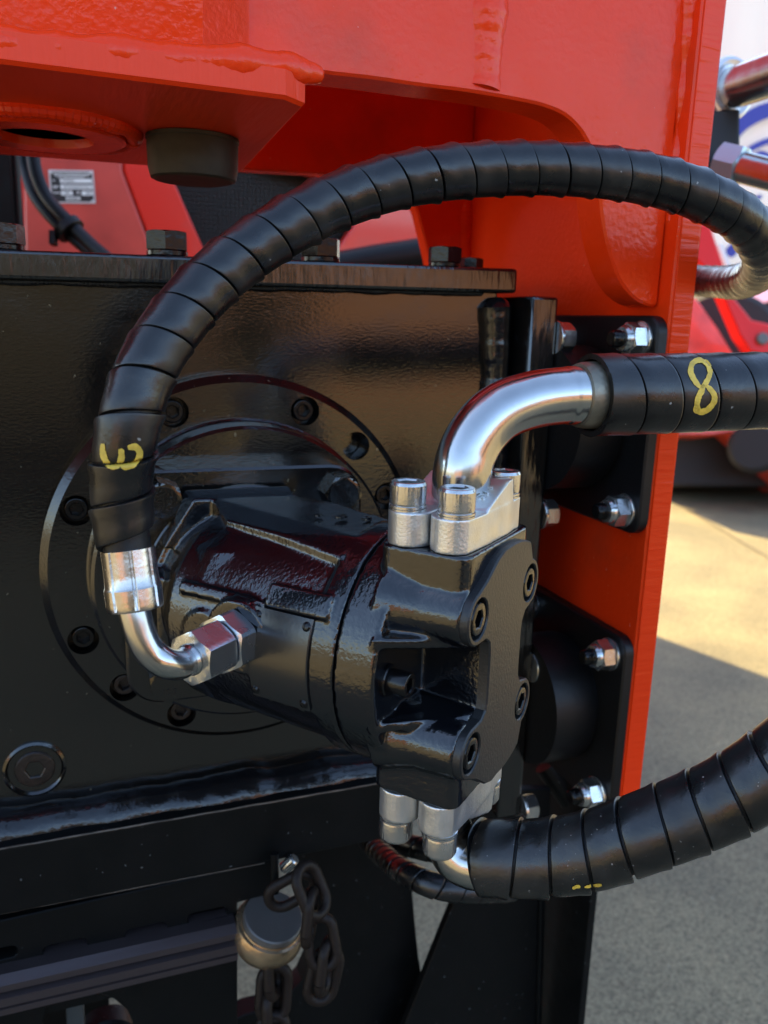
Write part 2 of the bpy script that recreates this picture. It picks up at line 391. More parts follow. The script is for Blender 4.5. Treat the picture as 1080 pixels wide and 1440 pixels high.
def bvh_of(me): return BVHTree.FromPolygons([v.co.copy() for v in me.vertices], [tuple(p.vertices) for p in me.polygons])
def paint_stroke(mb, bvh, px, wpx, lift=.0003):
    """a brushed stroke lying on a surface: centre line and width given where the paint shows"""
    c = spline([V((a, b, 0)) for a, b in px], 8); rows = []
    for i, p in enumerate(c):
        t = (c[min(i + 1, len(c) - 1)] - c[max(i - 1, 0)]).normalized(); n = V((-t.y, t.x, 0)); f = i / (len(c) - 1)
        wd = wpx * (1 + .28 * noise.noise(V((p.x * .11, p.y * .11, 3)))) * min(1, .55 + 4 * f, .55 + 4 * (1 - f))
        row = []
        for q in (-.5, -.25, 0, .25, .5):
            a = p + n * wd * (q + (.10 * noise.noise(V((p.x * .35, p.y * .35, q * 9))) if abs(q) == .5 else 0))
            h = bvh.ray_cast(CAM, ray(a.x, a.y).normalized()); row.append(h[0] + (h[1] if h[1].dot(ray(a.x, a.y)) < 0 else -h[1]) * lift if h[0] else None)
        rows.append(row)
    for i in range(len(rows) - 1):
        for j in range(4):
            q = [rows[i][j], rows[i][j + 1], rows[i + 1][j + 1], rows[i + 1][j]]
            if None not in q and max((q[0] - q[2]).length, (q[1] - q[3]).length) < .012: mb.add(q, [(0, 1, 2, 3)])


def place(name, me, m, parent, mtx, label=None):
    """an instance of a shared mesh put at a matrix, as a child of a thing"""
    o = bpy.data.objects.new(name, me); COL.objects.link(o)
    if not me.materials: me.materials.append(M[m] if isinstance(m, str) else m)
    o.matrix_basis = mtx
    if parent is not None:
        o.parent = parent
        if parent.type == 'EMPTY': o.matrix_parent_inverse = Matrix.Translation(parent.location).inverted()
    if label: o['label'] = label
    return o
def frame_m(o, axis, ref=None, roll=0.):
    a, x, y = basis(axis, ref); x2 = x * cos(roll) + y * sin(roll); y2 = -x * sin(roll) + y * cos(roll)
    return Matrix.Translation(V(o)) @ Matrix((x2, y2, a)).transposed().to_4x4()
def xz(pts, Yv): return [(q.x, q.z) for q in (P(a, b, Yv) for a, b in pts)]
def depth(p): return (V(p) - CAM).dot(rz)

# ================================================================== THE SETTING
g = MB(); g.add([(-400, -400, GZ), (400, -400, GZ), (400, 900, GZ), (-400, 900, GZ)], [(0, 1, 2, 3)])
ground = g.build('ground', 'asphalt'); tag(ground, 'grey asphalt yard, part shaded and part in low sun', None, kind='structure')
j0, j1 = PZ(925, 692, GZ), PZ(1110, 803, GZ); jd = (j1 - j0).normalized(); jn = V((-jd.y, jd.x, 0)) * .012
jm = MB(); a, b = j0 - jd * 12, j1 + jd * 4
jm.add([a - jn + Z * .004, b - jn + Z * .004, b + jn + Z * .004, a + jn + Z * .004], [(0, 1, 2, 3)])
tag(jm.build('joint', 'joint'), 'thin dark joint line across the sunlit paving', None, kind='structure')

# ================================================================== GEARBOX
gb = thing('gearbox', (-.1, .1, -.2), 'black painted gearbox housing with bolted top cap behind the motor', 'gearbox')
b = MB(); b.box((-.62, 0, -.205), (.193, .2, .1785), .0015); b.build('front_housing', 'black_plate', gb)
def capz(x, top): return .1907 + .0157 * x if top else .1745 + .0149 * x
b = MB(); x0, x1 = -.62, .2015
b.obox([V((x, y, capz(x, t))) for t in (0, 1) for y in (-.012, .21) for x in (x0, x1)], .0022); b.build('cap_plate', 'black_cut', gb)
b = MB(); b.bead([V((x, -.0030, capz(x, 0) - .0005 + .0006 * noise.noise(V((x * 90, 0, 0))))) for x in [-.6 + i * .02 for i in range(40)]], .0022, 3, lump=.5); b.build('cap_weld', 'black_weld', gb)
b = MB()
wp = [P(697, 418, -.002), P(697, 560, -.002), P(699, 760, -.002), P(700, 1000, -.002), P(700, 1070, -.002)]
b.bead(wp, .0098, 5, step=.009, n=20, rip=.05, lump=.28); b.build('corner_weld', 'black_weld', gb)
b = MB(); wl = [P(x, 1172 - x * .164 + 1.5 * sin(x * .05), -.006) for x in range(-420, 620, 12)]
b.bead(wl, .0165, 9, step=.012, n=24, rip=.012, lump=.13); b.build('bottom_weld', 'black_weld', gb)
hb = MB(); hb.hexhead((0, 0, 0), Z, .0235, .0045, .0155); hb.cyl((0, 0, 0), Z, .0125, .0006, .0042, 40, .0006)
hm = hb.mesh('hex_bolt')
for (px, yv, s, rl) in ((235, .010, 1., .35), (451, .012, 1., .1), (626, .012, .9, .28), (664, .05, .66, .5), (2, .012, 1., .2)):
    q = P(px, 350, yv); c = V((q.x, yv, capz(q.x, 1)))
    place('hex_bolt', hm, 'bolt', gb, Matrix.Translation(c) @ Matrix.Rotation(rl, 4, 'Z') @ Matrix.Scale(s, 4))
c = P(49, 1081, 0)
b = MB(); b.rings(c, -Y, [(.0195, -.001), (.0195, .0012), (.0178, .0022), (.0165, .0006), (.0160, -.003), (.0125, -.003)], 48, cap0=False, cap1=False)
pg = b.build('drain_plug', 'black_plate', gb)
b = MB(); b.socket(c, -Y, .0125, -.006, .0015, .006, knurl=False); b.build('plug_screw', 'rust', pg)

# ================================================================== BEARING FLANGE bolted to the gearbox
FX, FZ, YF = .0062, -.0028, -.020
bf = thing('bearing_flange', (FX, -.01, FZ), 'round black flange ring with socket screws bolted to the gearbox face', 'flange')
hole = .0090; Rb = .1086
holes = [(Rb * cos(rad(a)), Rb * sin(rad(a))) for a in (22.5, 45, 67.5, 112.5, 135, 157.5, 202.5, 225, 247.5, 292.5, 315, 337.5)]
b = MB(); b.plate((FX, YF, FZ), X, Z, -Y, circ((0, 0), .1234, 128), [circ(h, hole, 28) for h in holes], .0185, .0047); b.build('flange_ring', 'black_plate', bf, 25)
b = MB(); b.rings((FX, 0, FZ), -Y, [(.0965, .019), (.0965, .0215), (.0953, .0225), (.0945, .0435), (.0925, .0455)], 128); b.build('hub', 'black_plate', bf, 25)
sk = MB(); sk.socket((0, 0, 0), Z, .0070, 0, .0085, .0040, 48, False); sk.rings((0, 0, 0), Z, [(.0096, -.001), (.0096, .0003), (.0072, .0003)], 32)
skm = sk.mesh('socket_screw'); skr = skm.copy()
for i, h in enumerate(holes):
    if i == 1: continue
    me = skr if i in (7, 8) else skm
    place('socket_screw', me, 'rust' if me is skr else 'bolt', bf, frame_m((FX + h[0], YF + .0125, FZ + h[1]), -Y, roll=i * .7))

# ================================================================== HYDRAULIC MOTOR (bent axis)
A0 = .11196; D = V((sin(rad(40)), -cos(rad(40)), 0)); Ee = V((cos(rad(40)), sin(rad(40)), 0)); B0 = V((0, -A0, 0))
def U(u, v, w): return B0 + D * u + Ee * v + Z * w
hmot = thing('hydraulic_motor', (0, -.05, 0), 'glossy black bent hydraulic motor with two large port blocks', 'motor')
b = MB(); b.plate((0, -.0685, 0), X, Z, -Y, rrect(-.0712, .0712, -.0705, .0705, .020), [], .0235, .0016); b.build('mounting_flange', 'black_plate', hmot)
b = MB(); b.rings((0, 0, 0), -Y, [(.0605, .066), (.0605, .0705), (.0595, .0715), (.0565, .0718), (.0555, .075)], 96); b.build('pilot_ring', 'black_plate', hmot)
hx = MB(); hx.hexhead((0, 0, 0), Z, .0205, 0, .0095); hx.cyl((0, 0, 0), Z, .0088, .0094, .0099, 36); hxm = hx.mesh('hex_bolt')
for (x, z, rl) in ((-.0482, .0540, .2), (.0568, .0538, .45), (-.0482, -.0552, .1), (.0568, -.0552, 0)):
    o = place('hex_bolt', hxm, 'black_plate', hmot, frame_m((x, -.0685, z), -Y, roll=rl))
    if z > 0 or x < 0:
        t = MB(); rr_ = {(-1, 1): 1.2, (1, 1): -.12, (-1, -1): 0.}[(1 if x > 0 else -1, 1 if z > 0 else -1)]
        ax = X * cos(rr_) + Z * sin(rr_); ay = -X * sin(rr_) + Z * cos(rr_); c = V((x, -.0788, z))
        if x > 0 or z > 0: t.text('CMS', .0058, c + ay * .0042, ax, ay, .0006)
        t.text('10.9', .0054, c - ay * .0044, ax, ay, .0006); t.build('grade_marking', 'black_plate', hmot)
US = .0845
# barrel housing
b = MB()
b.cyl((0, 0, 0), -Y, .0525, .066, A0 + .004, 64); b.cyl((0, 0, 0), -Y, .0565, .066, .079, 64)
b.rings(B0, Z, [(.004, -.0535), (.022, -.050), (.038, -.0405), (.049, -.0245), (.0535, 0), (.049, .0245), (.038, .0405), (.022, .050), (.004, .0535)], 48)
b.rings(B0, D, [(.0535, -.02), (.0550, .045), (.0556, .0705), (.0588, .0722), (.0588, US - .0004)], 72)
# flat raised lid on top, running from the flange to the ring
def prism(mb, top, w0):
    n = len(top); lo = [U(u, v * 1.02, w0) for u, v, w in top]; hi = [U(u, v, w) for u, v, w in top]
    mb.add(hi + lo, [tuple(range(n)), tuple(range(n, 2 * n))[::-1]] + [(i, (i + 1) % n, n + (i + 1) % n, n + i) for i in range(n)])
prism(b, [(-.006, -.0225, .0530), (.030, -.0275, .0525), (.0722, -.0345, .0490), (.0725, -.0200, .0555), (.0725, .010, .0588), (.03, .030, .0575), (-.03, .036, .0570), (-.036, .0, .0575)], .03)
b.add([V(q) for q in ((-.050, -.074, .030), (.036, -.074, .030), (.034, -.088, .030), (-.050, -.088, .030),
                      (-.036, -.074, .0605), (.024, -.074, .0605), (.023, -.090, .0575), (-.033, -.090, .0575))],
      [(0, 1, 2, 3), (4, 5, 6, 7), (0, 1, 5, 4), (1, 2, 6, 5), (2, 3, 7, 6), (3, 0, 4, 7)])
def sector(mb, u0, u1, a0, a1, r0, r1, n=10, c=0.):
    """a curved slab lying on the barrel; angles from the side that faces the camera"""
    vs = []
    for k in range(n + 1):
        a = rad(a0 + (a1 - a0) * k / n)
        for u, r in ((u0, r0), (u0, r1 - c), (u0 + c, r1), (u1 - c, r1), (u1, r1 - c), (u1, r0)): vs.append(U(u, -cos(a) * r, sin(a) * r))
    m = 6; fs = [tuple(range(m)), tuple(range(n * m, n * m + m))[::-1]]
    for k in range(n):
        for i in range(m): fs.append((k * m + i, k * m + (i + 1) % m, (k + 1) * m + (i + 1) % m, (k + 1) * m + i))
    mb.add(vs, fs)
# pad carrying the data plate with a raised shoulder above it
sector(b, .036, .0745, -22, 27, .040, .0590)
sector(b, .0435, .0785, 25, 36, .040, .0615)
# drain port boss and rib beside it
b.cyl(U(.0295, -.030, .0078), -Ee, .0185, 0, .0285, 40); b.cyl(U(.005, -.030, .001), -Ee, .0135, 0, .024, 32)
sector(b, -.012, .036, 22, 28, .040, .0575)
b.add([V(q) for q in ((-.058, -.070, -.035), (-.040, -.070, -.035), (-.040, -.098, -.030), (-.055, -.094, -.030),
                      (-.0585, -.070, .018), (-.040, -.070, .018), (-.040, -.100, .016), (-.0555, -.094, .016))],
      [(0, 1, 2, 3), (4, 5, 6, 7), (0, 1, 5, 4), (1, 2, 6, 5), (2, 3, 7, 6), (3, 0, 4, 7)])
barrel_me = b.cast(.0011, 5); barrel = link('barrel_housing', barrel_me, 'cast', hmot)
# rear body with four long bosses, recess and the two port blocks
b = MB()
b.rings(B0, D, [(.0588, US + .0005), (.0588, .1035), (.0580, .1050)], 72)
cr = [U(u, v, w_) for w_ in (-.0575, .0575) for u, v in ((.098, -.011), (.1372, -.016), (.1372, .0235), (.098, .0235))]
b.add(cr, [(0, 1, 2, 3), (4, 5, 6, 7), (0, 1, 5, 4), (1, 2, 6, 5), (2, 3, 7, 6), (3, 0, 4, 7)])
for sv, sw in ((-1, 1), (1, 1), (-1, -1), (1, -1)):
    b.rings(U(0, sv * .0310, sw * .0318), D, [(.0185, .098), (.0160, .106), (.0135, .116), (.0128, .1372)], 36)
    b.fbox(B0, D, Ee, Z, .098, .1372, min(0, sv * .031), max(0, sv * .031), min(sw * .0318, sw * .0445), max(sw * .0318, sw * .0445))
for sw in (1, -1):   # webs under the bosses, tapering towards the cover
    b.add([U(u, v, w_ * sw) for w_ in (.0180, .0225) for u, v in (((.102, -.0570), (.136, -.0330), (.136, .0), (.102, .004)) if sw > 0 else ((.102, -.0562), (.136, -.0225), (.136, .0), (.102, .004)))],
          [(0, 1, 2, 3), (4, 5, 6, 7), (0, 1, 5, 4), (1, 2, 6, 5), (2, 3, 7, 6), (3, 0, 4, 7)])
    pr = rrect(.0935, .1372, -.0375, .0375, .006, 4)
    b.plate(U(0, 0, sw * .0598), D, Ee, Z * sw, pr if sw > 0 else pr, [], .032)
rear_me = b.cast(.0010, 4); rear = link('port_housing', rear_me, 'cast', hmot)
# end cover: satin plate with four counterbored screws
out = []
def capo(pts): out.extend(pts)
capo(arc((.0318, .0318), .0122, -60, 80, 10)); capo(arc((0.008, 0.0), .0575, 68, 96, 5)); capo([(-.004, .0572), (-.012, .0545), (-.024, .0472), (-.033, .0435)]); capo(arc((-.0308, .0318), .0120, 110, 272, 12))
capo([(-.0215, .0195), (-.0172, .0165), (-.0160, .012), (-.0160, -.012), (-.0172, -.0165), (-.0215, -.0195)])
capo(arc((-.0308, -.0318), .0120, 88, 250, 12)); capo([(-.033, -.0438), (-.024, -.0482), (-.012, -.0565), (-.004, -.0592)]); capo(arc((0.008, 0.0), .0590, -96, -68, 5))
capo(arc((.0318, -.0318), .0122, -80, 60, 10)); capo([(.0275, -.0185), (.0243, -.0145), (.0235, -.010), (.0235, .010), (.0243, .0145), (.0275, .0185)])
b = MB(); bosses = [(-.0308, .0318), (.0318, .0318), (-.0308, -.0318), (.0318, -.0318)]
b.plate(U(.1412, 0, 0), Ee, Z, D, out, [circ(q, .0094, 28) for q in bosses], .0052, .0007); cover = b.build('end_cover', 'satin', hmot, 25)
s2 = MB(); s2.socket((0, 0, 0), Z, .0076, 0, .008, .0043, 48, False); s2.rings((0, 0, 0), Z, [(.0099, -.001), (.0099, .0003), (.0076, .0003)], 32); s2m = s2.mesh('socket_screw')
for i, q in enumerate(bosses): place('socket_screw', s2m, 'bolt', hmot, frame_m(U(.1330, q[0], q[1]), D, roll=.4 + i))
s3 = MB(); s3.socket((0, 0, 0), Z, .0057, 0, .010, .0033, 48, False); s3.cyl((0, 0, 0), Z, .0075, -.004, .0006, 40, .0005)
place('socket_screw', s3.mesh('socket_screw'), 'bolt', hmot, frame_m(U(.1065, -.0455, .0005), D))
# data plate with its drive pins, painted over
b = MB(); sector(b, .0385, .0715, -18.5, 24, .0585, .0605, 14, .0005); np_ = b.build('data_plate', 'label_paint', hmot)
for (u, a_) in ((.0412, 20.5), (.0688, 20.5), (.0412, -15), (.0688, -15)):
    a_ = rad(a_); dr_ = -Ee * cos(a_) + Z * sin(a_)
    b = MB(); b.rings(U(u, -.0602 * cos(a_), .0602 * sin(a_)), dr_, [(.0023, -.0005), (.0023, .0003), (.0015, .0012), (.0008, .0014)], 20); b.build('drive_pin', 'bolt', np_)
t = MB(); t.text('8', .011, U(.050, .000, .0583), D, Ee, .0012); t.text('2', .009, U(.063, .004, .0585), D, Ee, .0012); t.text('0', .008, U(.038, -.003, .0580), D, Ee, .001); t.build('cast_numerals', 'cast', hmot)

# ================================================================== SPLIT FLANGE CLAMPS with their screws
cs = MB(); cs.socket((0, 0, 0), Z, .0080, .0026, .0130, .0046, 72); cs.rings((0, 0, 0), Z, [(.0078, 0), (.0083, .0003), (.0083, .0012), (.0076, .0013), (.0076, .0014), (.0083, .0016), (.0083, .0025), (.0079, .0027)], 48)
csm = cs.mesh('clamp_screw')
def clamp(sw, half, label):
    u0 = .1150; bu = .1268 if half > 0 else .1035
    c = thing('flange_clamp', U(bu, 0, sw * .06), label, 'pipe clamp', 'split flange clamps on the motor ports')
    def UU(u, v, w): return U(u0 + half * u, v, sw * w)
    b = MB(); e = .0118
    def pr(pl, w0, w1): b.plate(UU(0, 0, w1), D * half, Ee, Z * sw, pl, [], w1 - w0)
    ear = lambda v: [(.0006, v - .009)] + arc((.0118, v), .0094, -70, 70, 8) + [(.0006, v + .009)]
    pr(arc((.0105, -.0280), .0100, 200, 335, 10) + [(.0206, -.012), (.0206, .012)] + arc((.0105, .0235), .0100, 25, 160, 10) + [(.0006, .025), (.0006, -.030)], .0600, .0752)
    # raised arch between the two ears
    b.add([UU(u, v, w_) for v, w_, w0 in ((-.0150, .0752, .06), (-.0125, .0768, .06), (.0100, .0858, .06), (.0145, .0860, .06), (.0165, .0770, .06)) for u, w_ in ((.0035, max(.0752, w_ - .0012)), (.0204, w_ + .0002), (.0204, w0), (.0035, w0))],
          [(0, 1, 2, 3), (16, 17, 18, 19)] + [(k * 4 + i, k * 4 + (i + 1) % 4, k * 4 + 4 + (i + 1) % 4, k * 4 + 4 + i) for k in range(4) for i in range(4)])
    link('clamp_half', b.cast(.0006, 3), 'zinc', c)
    for v in (-.0290, .0240):
        place('clamp_screw', csm, 'zinc_bolt', c, frame_m(UU(.0118, v, .0748), Z * sw, roll=random.random() * 3))
    if sw > 0 and half > 0:
        t = MB(); t.text('S71', .0085, UU(.0125, -.0012, .0812), (Ee * .93 + Z * .372).normalized(), -D, .0016); t.build('cast_marking', 'zinc', c)
    return c
clamp(1, 1, 'zinc clamp half marked S71 under the top pipe elbow, nearer the end cover')
clamp(1, -1, 'zinc clamp half under the top pipe elbow on the side towards the gearbox')
clamp(-1, 1, 'zinc clamp half under the motor beside the start of the lower hose')
clamp(-1, -1, 'zinc clamp half under the motor, left of the other lower half')

# ================================================================== TOP PRESSURE HOSE (painted 8)
ph = thing('pressure_hose', PD(850, 557, .388), 'thick black spiral wrapped hose marked 8 with bright pipe elbow on top port', 'hose', 'spiral wrapped hydraulic hoses')
tp = spline([U(.115, .001, .058), U(.115, .001, .080), PD(650, 664, .3815), PD(657, 637, .3815), PD(674, 607, .3825), PD(702, 580, .385), PD(742, 564, .390), PD(787, 557, .3955), PD(818, 556, .3995)], 10)
b = MB(); b.sweep(tp, lambda f: .0136 * (1 + (.03 if f > .90 else 0)), 40); b.build('pipe_elbow', 'chrome', ph, 60)
b = MB(); b.rings(U(.115, .001, .060), Z, [(.0185, 0), (.0185, .010), (.0165, .0125), (.0136, .014)], 48); b.build('pipe_collar', 'tarnish', ph)
hp = spline([PD(800, 556.5, .3972), PD(850, 555.5, .4035), PD(960, 553, .4175), PD(1085, 549, .434), PD(1250, 543, .456), PD(1420, 540, .48)], 12)
hd = (hp[6] - hp[0]).normalized()
b = MB(); b.rings(PD(819, 556, .3995), hd, [(.0143, -.0030), (.0152, -.0028), (.0160, .0002), (.0162, .006), (.0162, .03)], 48); b.build('ferrule', 'tarnish', ph)
b = MB(); b.sweep(resample([PD(838, 556, .402)] + hp[13:], 60), .0165, 28); b.build('rubber_hose', 'rubber', ph)
gs = (PD(829, 556, .4008) - hp[0]).length
sg = spiral_guard(hp, .0198, .0212, 1, 2.2, gs, None, True, True, seed=2, lift=.0007); sgo = sg.build('spiral_guard', 'guard', ph, 40)
bv = bvh_of(sgo.data); pm = MB()
paint_stroke(pm, bv, [(986, 546), (978, 538), (971, 522), (974, 511), (985, 507), (995, 513), (998, 525), (993, 537), (986, 546)], 7.5)
paint_stroke(pm, bv, [(990, 541), (986, 550), (981, 560), (980, 572), (984, 579), (995, 575), (1003, 566), (1004, 556), (998, 547), (992, 542)], 8)
paint_stroke(pm, bv, [(984, 577), (978, 577), (980, 568)], 7)
pm.build('painted_mark', 'yellow', ph)

# ================================================================== RETURN HOSE below
rh = thing('return_hose', PD(690, 1205, .395), 'thick dusty black spiral wrapped hose sweeping right from the lower port', 'hose', 'spiral wrapped hydraulic hoses')
d1 = depth(U(.115, .001, -.10))
tp = spline([U(.115, .001, -.058), U(.115, .001, -.088), PD(634, 1182, d1 - .001), PD(646, 1203, d1 - .003), PD(668, 1213, d1 - .006), PD(705, 1211, d1 - .010)], 10)
b = MB(); b.sweep(tp, .0132, 40); b.build('pipe_elbow', 'chrome', rh, 60)
b = MB(); b.rings(U(.115, .001, -.060), -Z, [(.0185, 0), (.0185, .010), (.0165, .0125), (.0136, .014)], 48); b.build('pipe_collar', 'tarnish', rh)
hp = spline([PD(655, 1207, d1 - .004), PD(690, 1206, d1 - .009), PD(760, 1206, d1 - .014), PD(830, 1196, d1 - .020), PD(905, 1170, d1 - .027), PD(970, 1145, d1 - .031), PD(1030, 1117, d1 - .036), PD(1090, 1079, d1 - .041), PD(1170, 1015, d1 - .048), PD(1260, 930, d1 - .055)], 12)
gs = (PD(676, 1206, d1 - .007) - hp[0]).length
b = MB(); b.sweep(resample(hp[6:], 70), .0160, 28); b.build('rubber_hose', 'rubber', rh)
sg = spiral_guard(hp, .0184, .0187, -1, 1.0, gs, None, True, True, seed=5, lift=.0010, gap=.0010); sgo = sg.build('spiral_guard', 'dusty_guard', rh, 40)
bv = bvh_of(sgo.data); pm = MB()
paint_stroke(pm, bv, [(805, 1249), (812, 1246), (816, 1247)], 4); paint_stroke(pm, bv, [(822, 1247), (835, 1245), (846, 1244)], 4); pm.build('painted_mark', 'yellow', rh)

# ================================================================== DRAIN HOSE (painted 3) looping over everything
dh = thing('drain_hose', U(.0295, -.088, .0078), 'slim black spiral wrapped hose marked 3 arching across the picture to a steel elbow', 'hose', 'spiral wrapped hydraulic hoses')
pc = U(.0295, 0, .0078)
b = MB(); b.hexhead(pc, -Ee, .0257, .0585, .0700, True, ref=D, off=.05); b.build('adapter', 'nut_zinc', dh)
b = MB(); b.hexhead(pc, -Ee, .0226,   .0708, .0895, True, .0074, ref=D, off=.36); b.build('swivel_nut', 'nut_zinc', dh)
d0 = depth(U(.0295, -.106, .0078))
tp = spline([pc - Ee * .080, pc - Ee * .090, pc - Ee * .096, PD(232, 932, d0 + .002), PD(212, 917, d0 - .001), PD(198, 892, d0 - .003), PD(190, 865, d0 - .004), PD(184, 838, d0 - .004)], 10)
b = MB(); b.sweep(tp, lambda f: .0066 if f > .16 else .0073, 32); b.build('pipe_elbow', 'chrome', dh, 60)
f0, f1 = PD(191, 857, d0 - .004), PD(180, 772, d0 - .006)
fl = (f1 - f0).length; b = MB()
def fr_(r): return lambda th: r * (1 - .045 * max(0., cos(4 * th) ** 9) ) 
def fr_(r): return lambda th: r * (1 - .06 * (1 if (th * 8 / (2 * pi)) % 1. < .14 else 0))
b.rings(f0, f1 - f0, [(.0085, 0), (.0113, .0004), (.0116, .0012), (fr_(.0117), .003), (fr_(.0117), .0095), (fr_(.0112), .0105), (fr_(.0110), fl * .6), (fr_(.0110), fl)], 112); b.build('ferrule', 'ferrule', dh, 25)
hp = spline([PD(184, 800, d0 - .0055), PD(178, 762, d0 - .006), PD(171, 690, d0 - .010), PD(180, 605, d0 - .016), PD(206, 520, d0 - .012), PD(250, 450, d0 - .004), PD(310, 385, d0 + .006), PD(385, 330, d0 + .016), PD(470, 285, d0 + .026), PD(560, 255, d0 + .036), PD(650, 241, d0 + .046),
             PD(740, 237, d0 + .056), PD(830, 241, d0 + .066), PD(910, 252, d0 + .076), PD(980, 273, d0 + .086), PD(1040, 306, d0 + .104), PD(1072, 345, d0 + .135), PD(1071, 377, d0 + .185), PD(1043, 395, d0 + .26), PD(1000, 396, d0 + .34), PD(950, 392, d0 + .40), PD(900, 390, d0 + .45)], 12)
b = MB(); b.sweep(resample(hp[4:], 160), .0098, 24); b.build('rubber_hose', 'rubber', dh)
sg = spiral_guard(hp, .0124, .0172, 1, .9, .008, None, False, True, seed=8, lift=.0011); sgo = sg.build('spiral_guard', 'guard', dh, 40)
bv = bvh_of(sgo.data); pm = MB()
paint_stroke(pm, bv, [(145, 624), (145, 633), (148, 646), (155, 655), (164, 655), (170, 647), (171, 636), (169, 631)], 8.5)
paint_stroke(pm, bv, [(168, 648), (175, 655), (186, 653), (195, 644), (195, 633), (188, 628), (180, 630)], 9.5)
pm.build('painted_mark', 'yellow', dh)

# ================================================================== MOUNT BRACKET (upright plate right of the gearbox)
mb_ = thing('mount_bracket', (.215, 0, -.2), 'upright thick black bracket plate between the gearbox and the round mounts', 'bracket')
xa, xb = .2045, .2258
b = MB(); b.box((xa, -.028, -.225), (xb, .20, .1755), .0022); b.build('upright_plate', 'black_cut', mb_)
b = MB(); b.box((.1932, .001, -.2), (xa + .0003, .19, .168)); b.build('web', 'black_plate', mb_)
c = PX(720, 478, xa); b = MB(); b.rings(c, -X, [(.0062, -.001), (.0062, .0006), (.0048, .0006), (.0045, -.0008)], 28); b.build('tapped_hole', 'bolt', mb_)
nb = MB(); nb.hexhead((0, 0, 0), Z, .0185, 0, .0105, True); nb.cyl((0, 0, 0), Z, .0118, -.0022, .0002, 36, .0004); nbm = nb.mesh('hex_bolt')
for (px, py) in ((789, 475), (767, 722), (755, 937), (740, 1135)):
    q = PX(px, py, xb + .006); place('hex_bolt', nbm, 'zinc_bolt' if px > 745 else 'zinc_bolt', mb_, frame_m((xb + .0022, q.y, q.z), X, roll=0.))

# ================================================================== RED FRAME
XR, YR, TR = .272, -.0880, .0176
rf = thing('boom_mount', (XR, .05, -.1), 'glossy red welded steel frame with curved gusset over the gearbox', 'machine frame')
def yz_plate(mb, pts, x0, x1, ch=.001):
    mb.plate((x0, 0, 0), Y, Z, -X, pts, [], x1 - x0, ch)
q = PX(869, 1136, XR); qb = PX(787, 1088, XR)
b = MB(); yz_plate(b, [(YR, .9), (YR, q.z), (YR + .004, q.z - .003), (.235, qb.z - (.235 - qb.y) * .02), (.235, .9)], XR, XR + TR, .0012)
sp = b.build('side_plate', 'red', rf)
b = MB(); b.box((XR + .0014, YR - .0012, q.z + .002), (XR + TR - .0014, YR + .002, .85), .0006); b.build('cut_edge', 'red_cut', rf)
YC = YR + .012
cut = [(466, 104), (520, 110), (590, 120), (655, 128), (720, 139), (765, 149), (795, 162), (818, 185), (833, 215), (841, 250), (845, 290), (851, 330), (861, 368), (874, 398), (893, 420), (915, 431), (935, 431)]
c3 = spline([V((a, b2, 0)) for a, b2 in cut], 4); pl = xz([(v.x, v.y) for v in c3], YC)
pl = [q for q in pl if q[0] < XR - .0012]
xL = P(300, 50, YC).x
b = MB(); b.plate((0, YC, 0), X, Z, -Y, [(xL, .75)] + [(xL, pl[0][1])] + pl + [(XR - .0006, pl[-1][1] + .002), (XR - .0006, .75)], [], .026, .0015); b.build('gusset_plate', 'red', rf, 30)
b = MB(); b.bead([P(937, 428, YC + .002), P(941, 415, YC + .001), P(948, 330, YC + .001), P(957, 200, YC + .001), P(966, 80, YC + .001), P(974, -60, YC + .001)], .0066, 2, step=.006, n=16, rip=.05, lump=.4); b.build('upright_weld', 'red_weld', rf)
b = MB(); b.bead([P(673, 133, YC + .0092), P(675, 120, YC + .0092), P(676, 90, YC + .0092), P(679, 40, YC + .009), P(684, -60, YC + .0092)], .0135, 4, step=.007, n=28, rip=.03, lump=.16, tap=.2); b.build('seam_weld', 'red_weld', rf)
# folded box front at the upper left
b = MB(); yb = YC - .022
q0, q1, q2, q3 = P(350, 60, YC - .0005), P(284, 60, YC - .003), P(131, 60, YC + .001), P(-160, 60, YC + .018)
zl, zh = P(215, 116, YC - .02).z + .004, .75
fv = []
for z in (zl, zh):
    lean = -.055 if z == zh else 0
    for q, yy in ((q0, YC - .0005 + lean * .25), (q1, YC - .0035 + lean), (q2, YC + .0005 + lean), (q3, YC + .022 + lean)): fv.append((q.x, yy, z))
    for q in (q3, q0): fv.append((q.x, .09, z))
b.add(fv, [(0, 1, 7, 6), (1, 2, 8, 7), (2, 3, 9, 8), (3, 4, 10, 9), (4, 5, 11, 10), (5, 0, 6, 11)]); b.build('folded_box', 'red', rf, 2)
ZB = P(215, 116, YC - .02).z; YB = YC - .02
b = MB()
r0, r1 = PZ(-300, 226, ZB), PZ(340, 243, ZB)
tb = P(200, 73, YB).z - ZB + .001
cor = P(434, 133, YB).x
b.plate((0, 0, ZB), X, Y, -Z, [(-.6, YB - .006), (cor - .012, YB), (cor + .001, YB + .011), (cor + .003, -.03), (r1.x, r1.y), (-.6, r1.y + .06)], [], tb, .0018); b.build('bottom_plate', 'red_cut_h', rf, 30)
b = MB(); wl = []
for x in range(-160, 458, 6):
    f = max(0, (x - 370) / 108.)
    wl.append(P(x, 64 + .082 * x + 1.6 * sin(x * .03) + 8 * f * f - 6 * f ** 6, YB + .0075 + .011 * f))
b.bead(wl, .0082, 7, step=.006, n=22, rip=.04, lump=.42, tap=5.); b.build('plate_weld', 'red_weld', rf)
b = MB(); rc = PZ(62, 178, ZB); rr_ = (PZ(172, 190, ZB) - rc).length
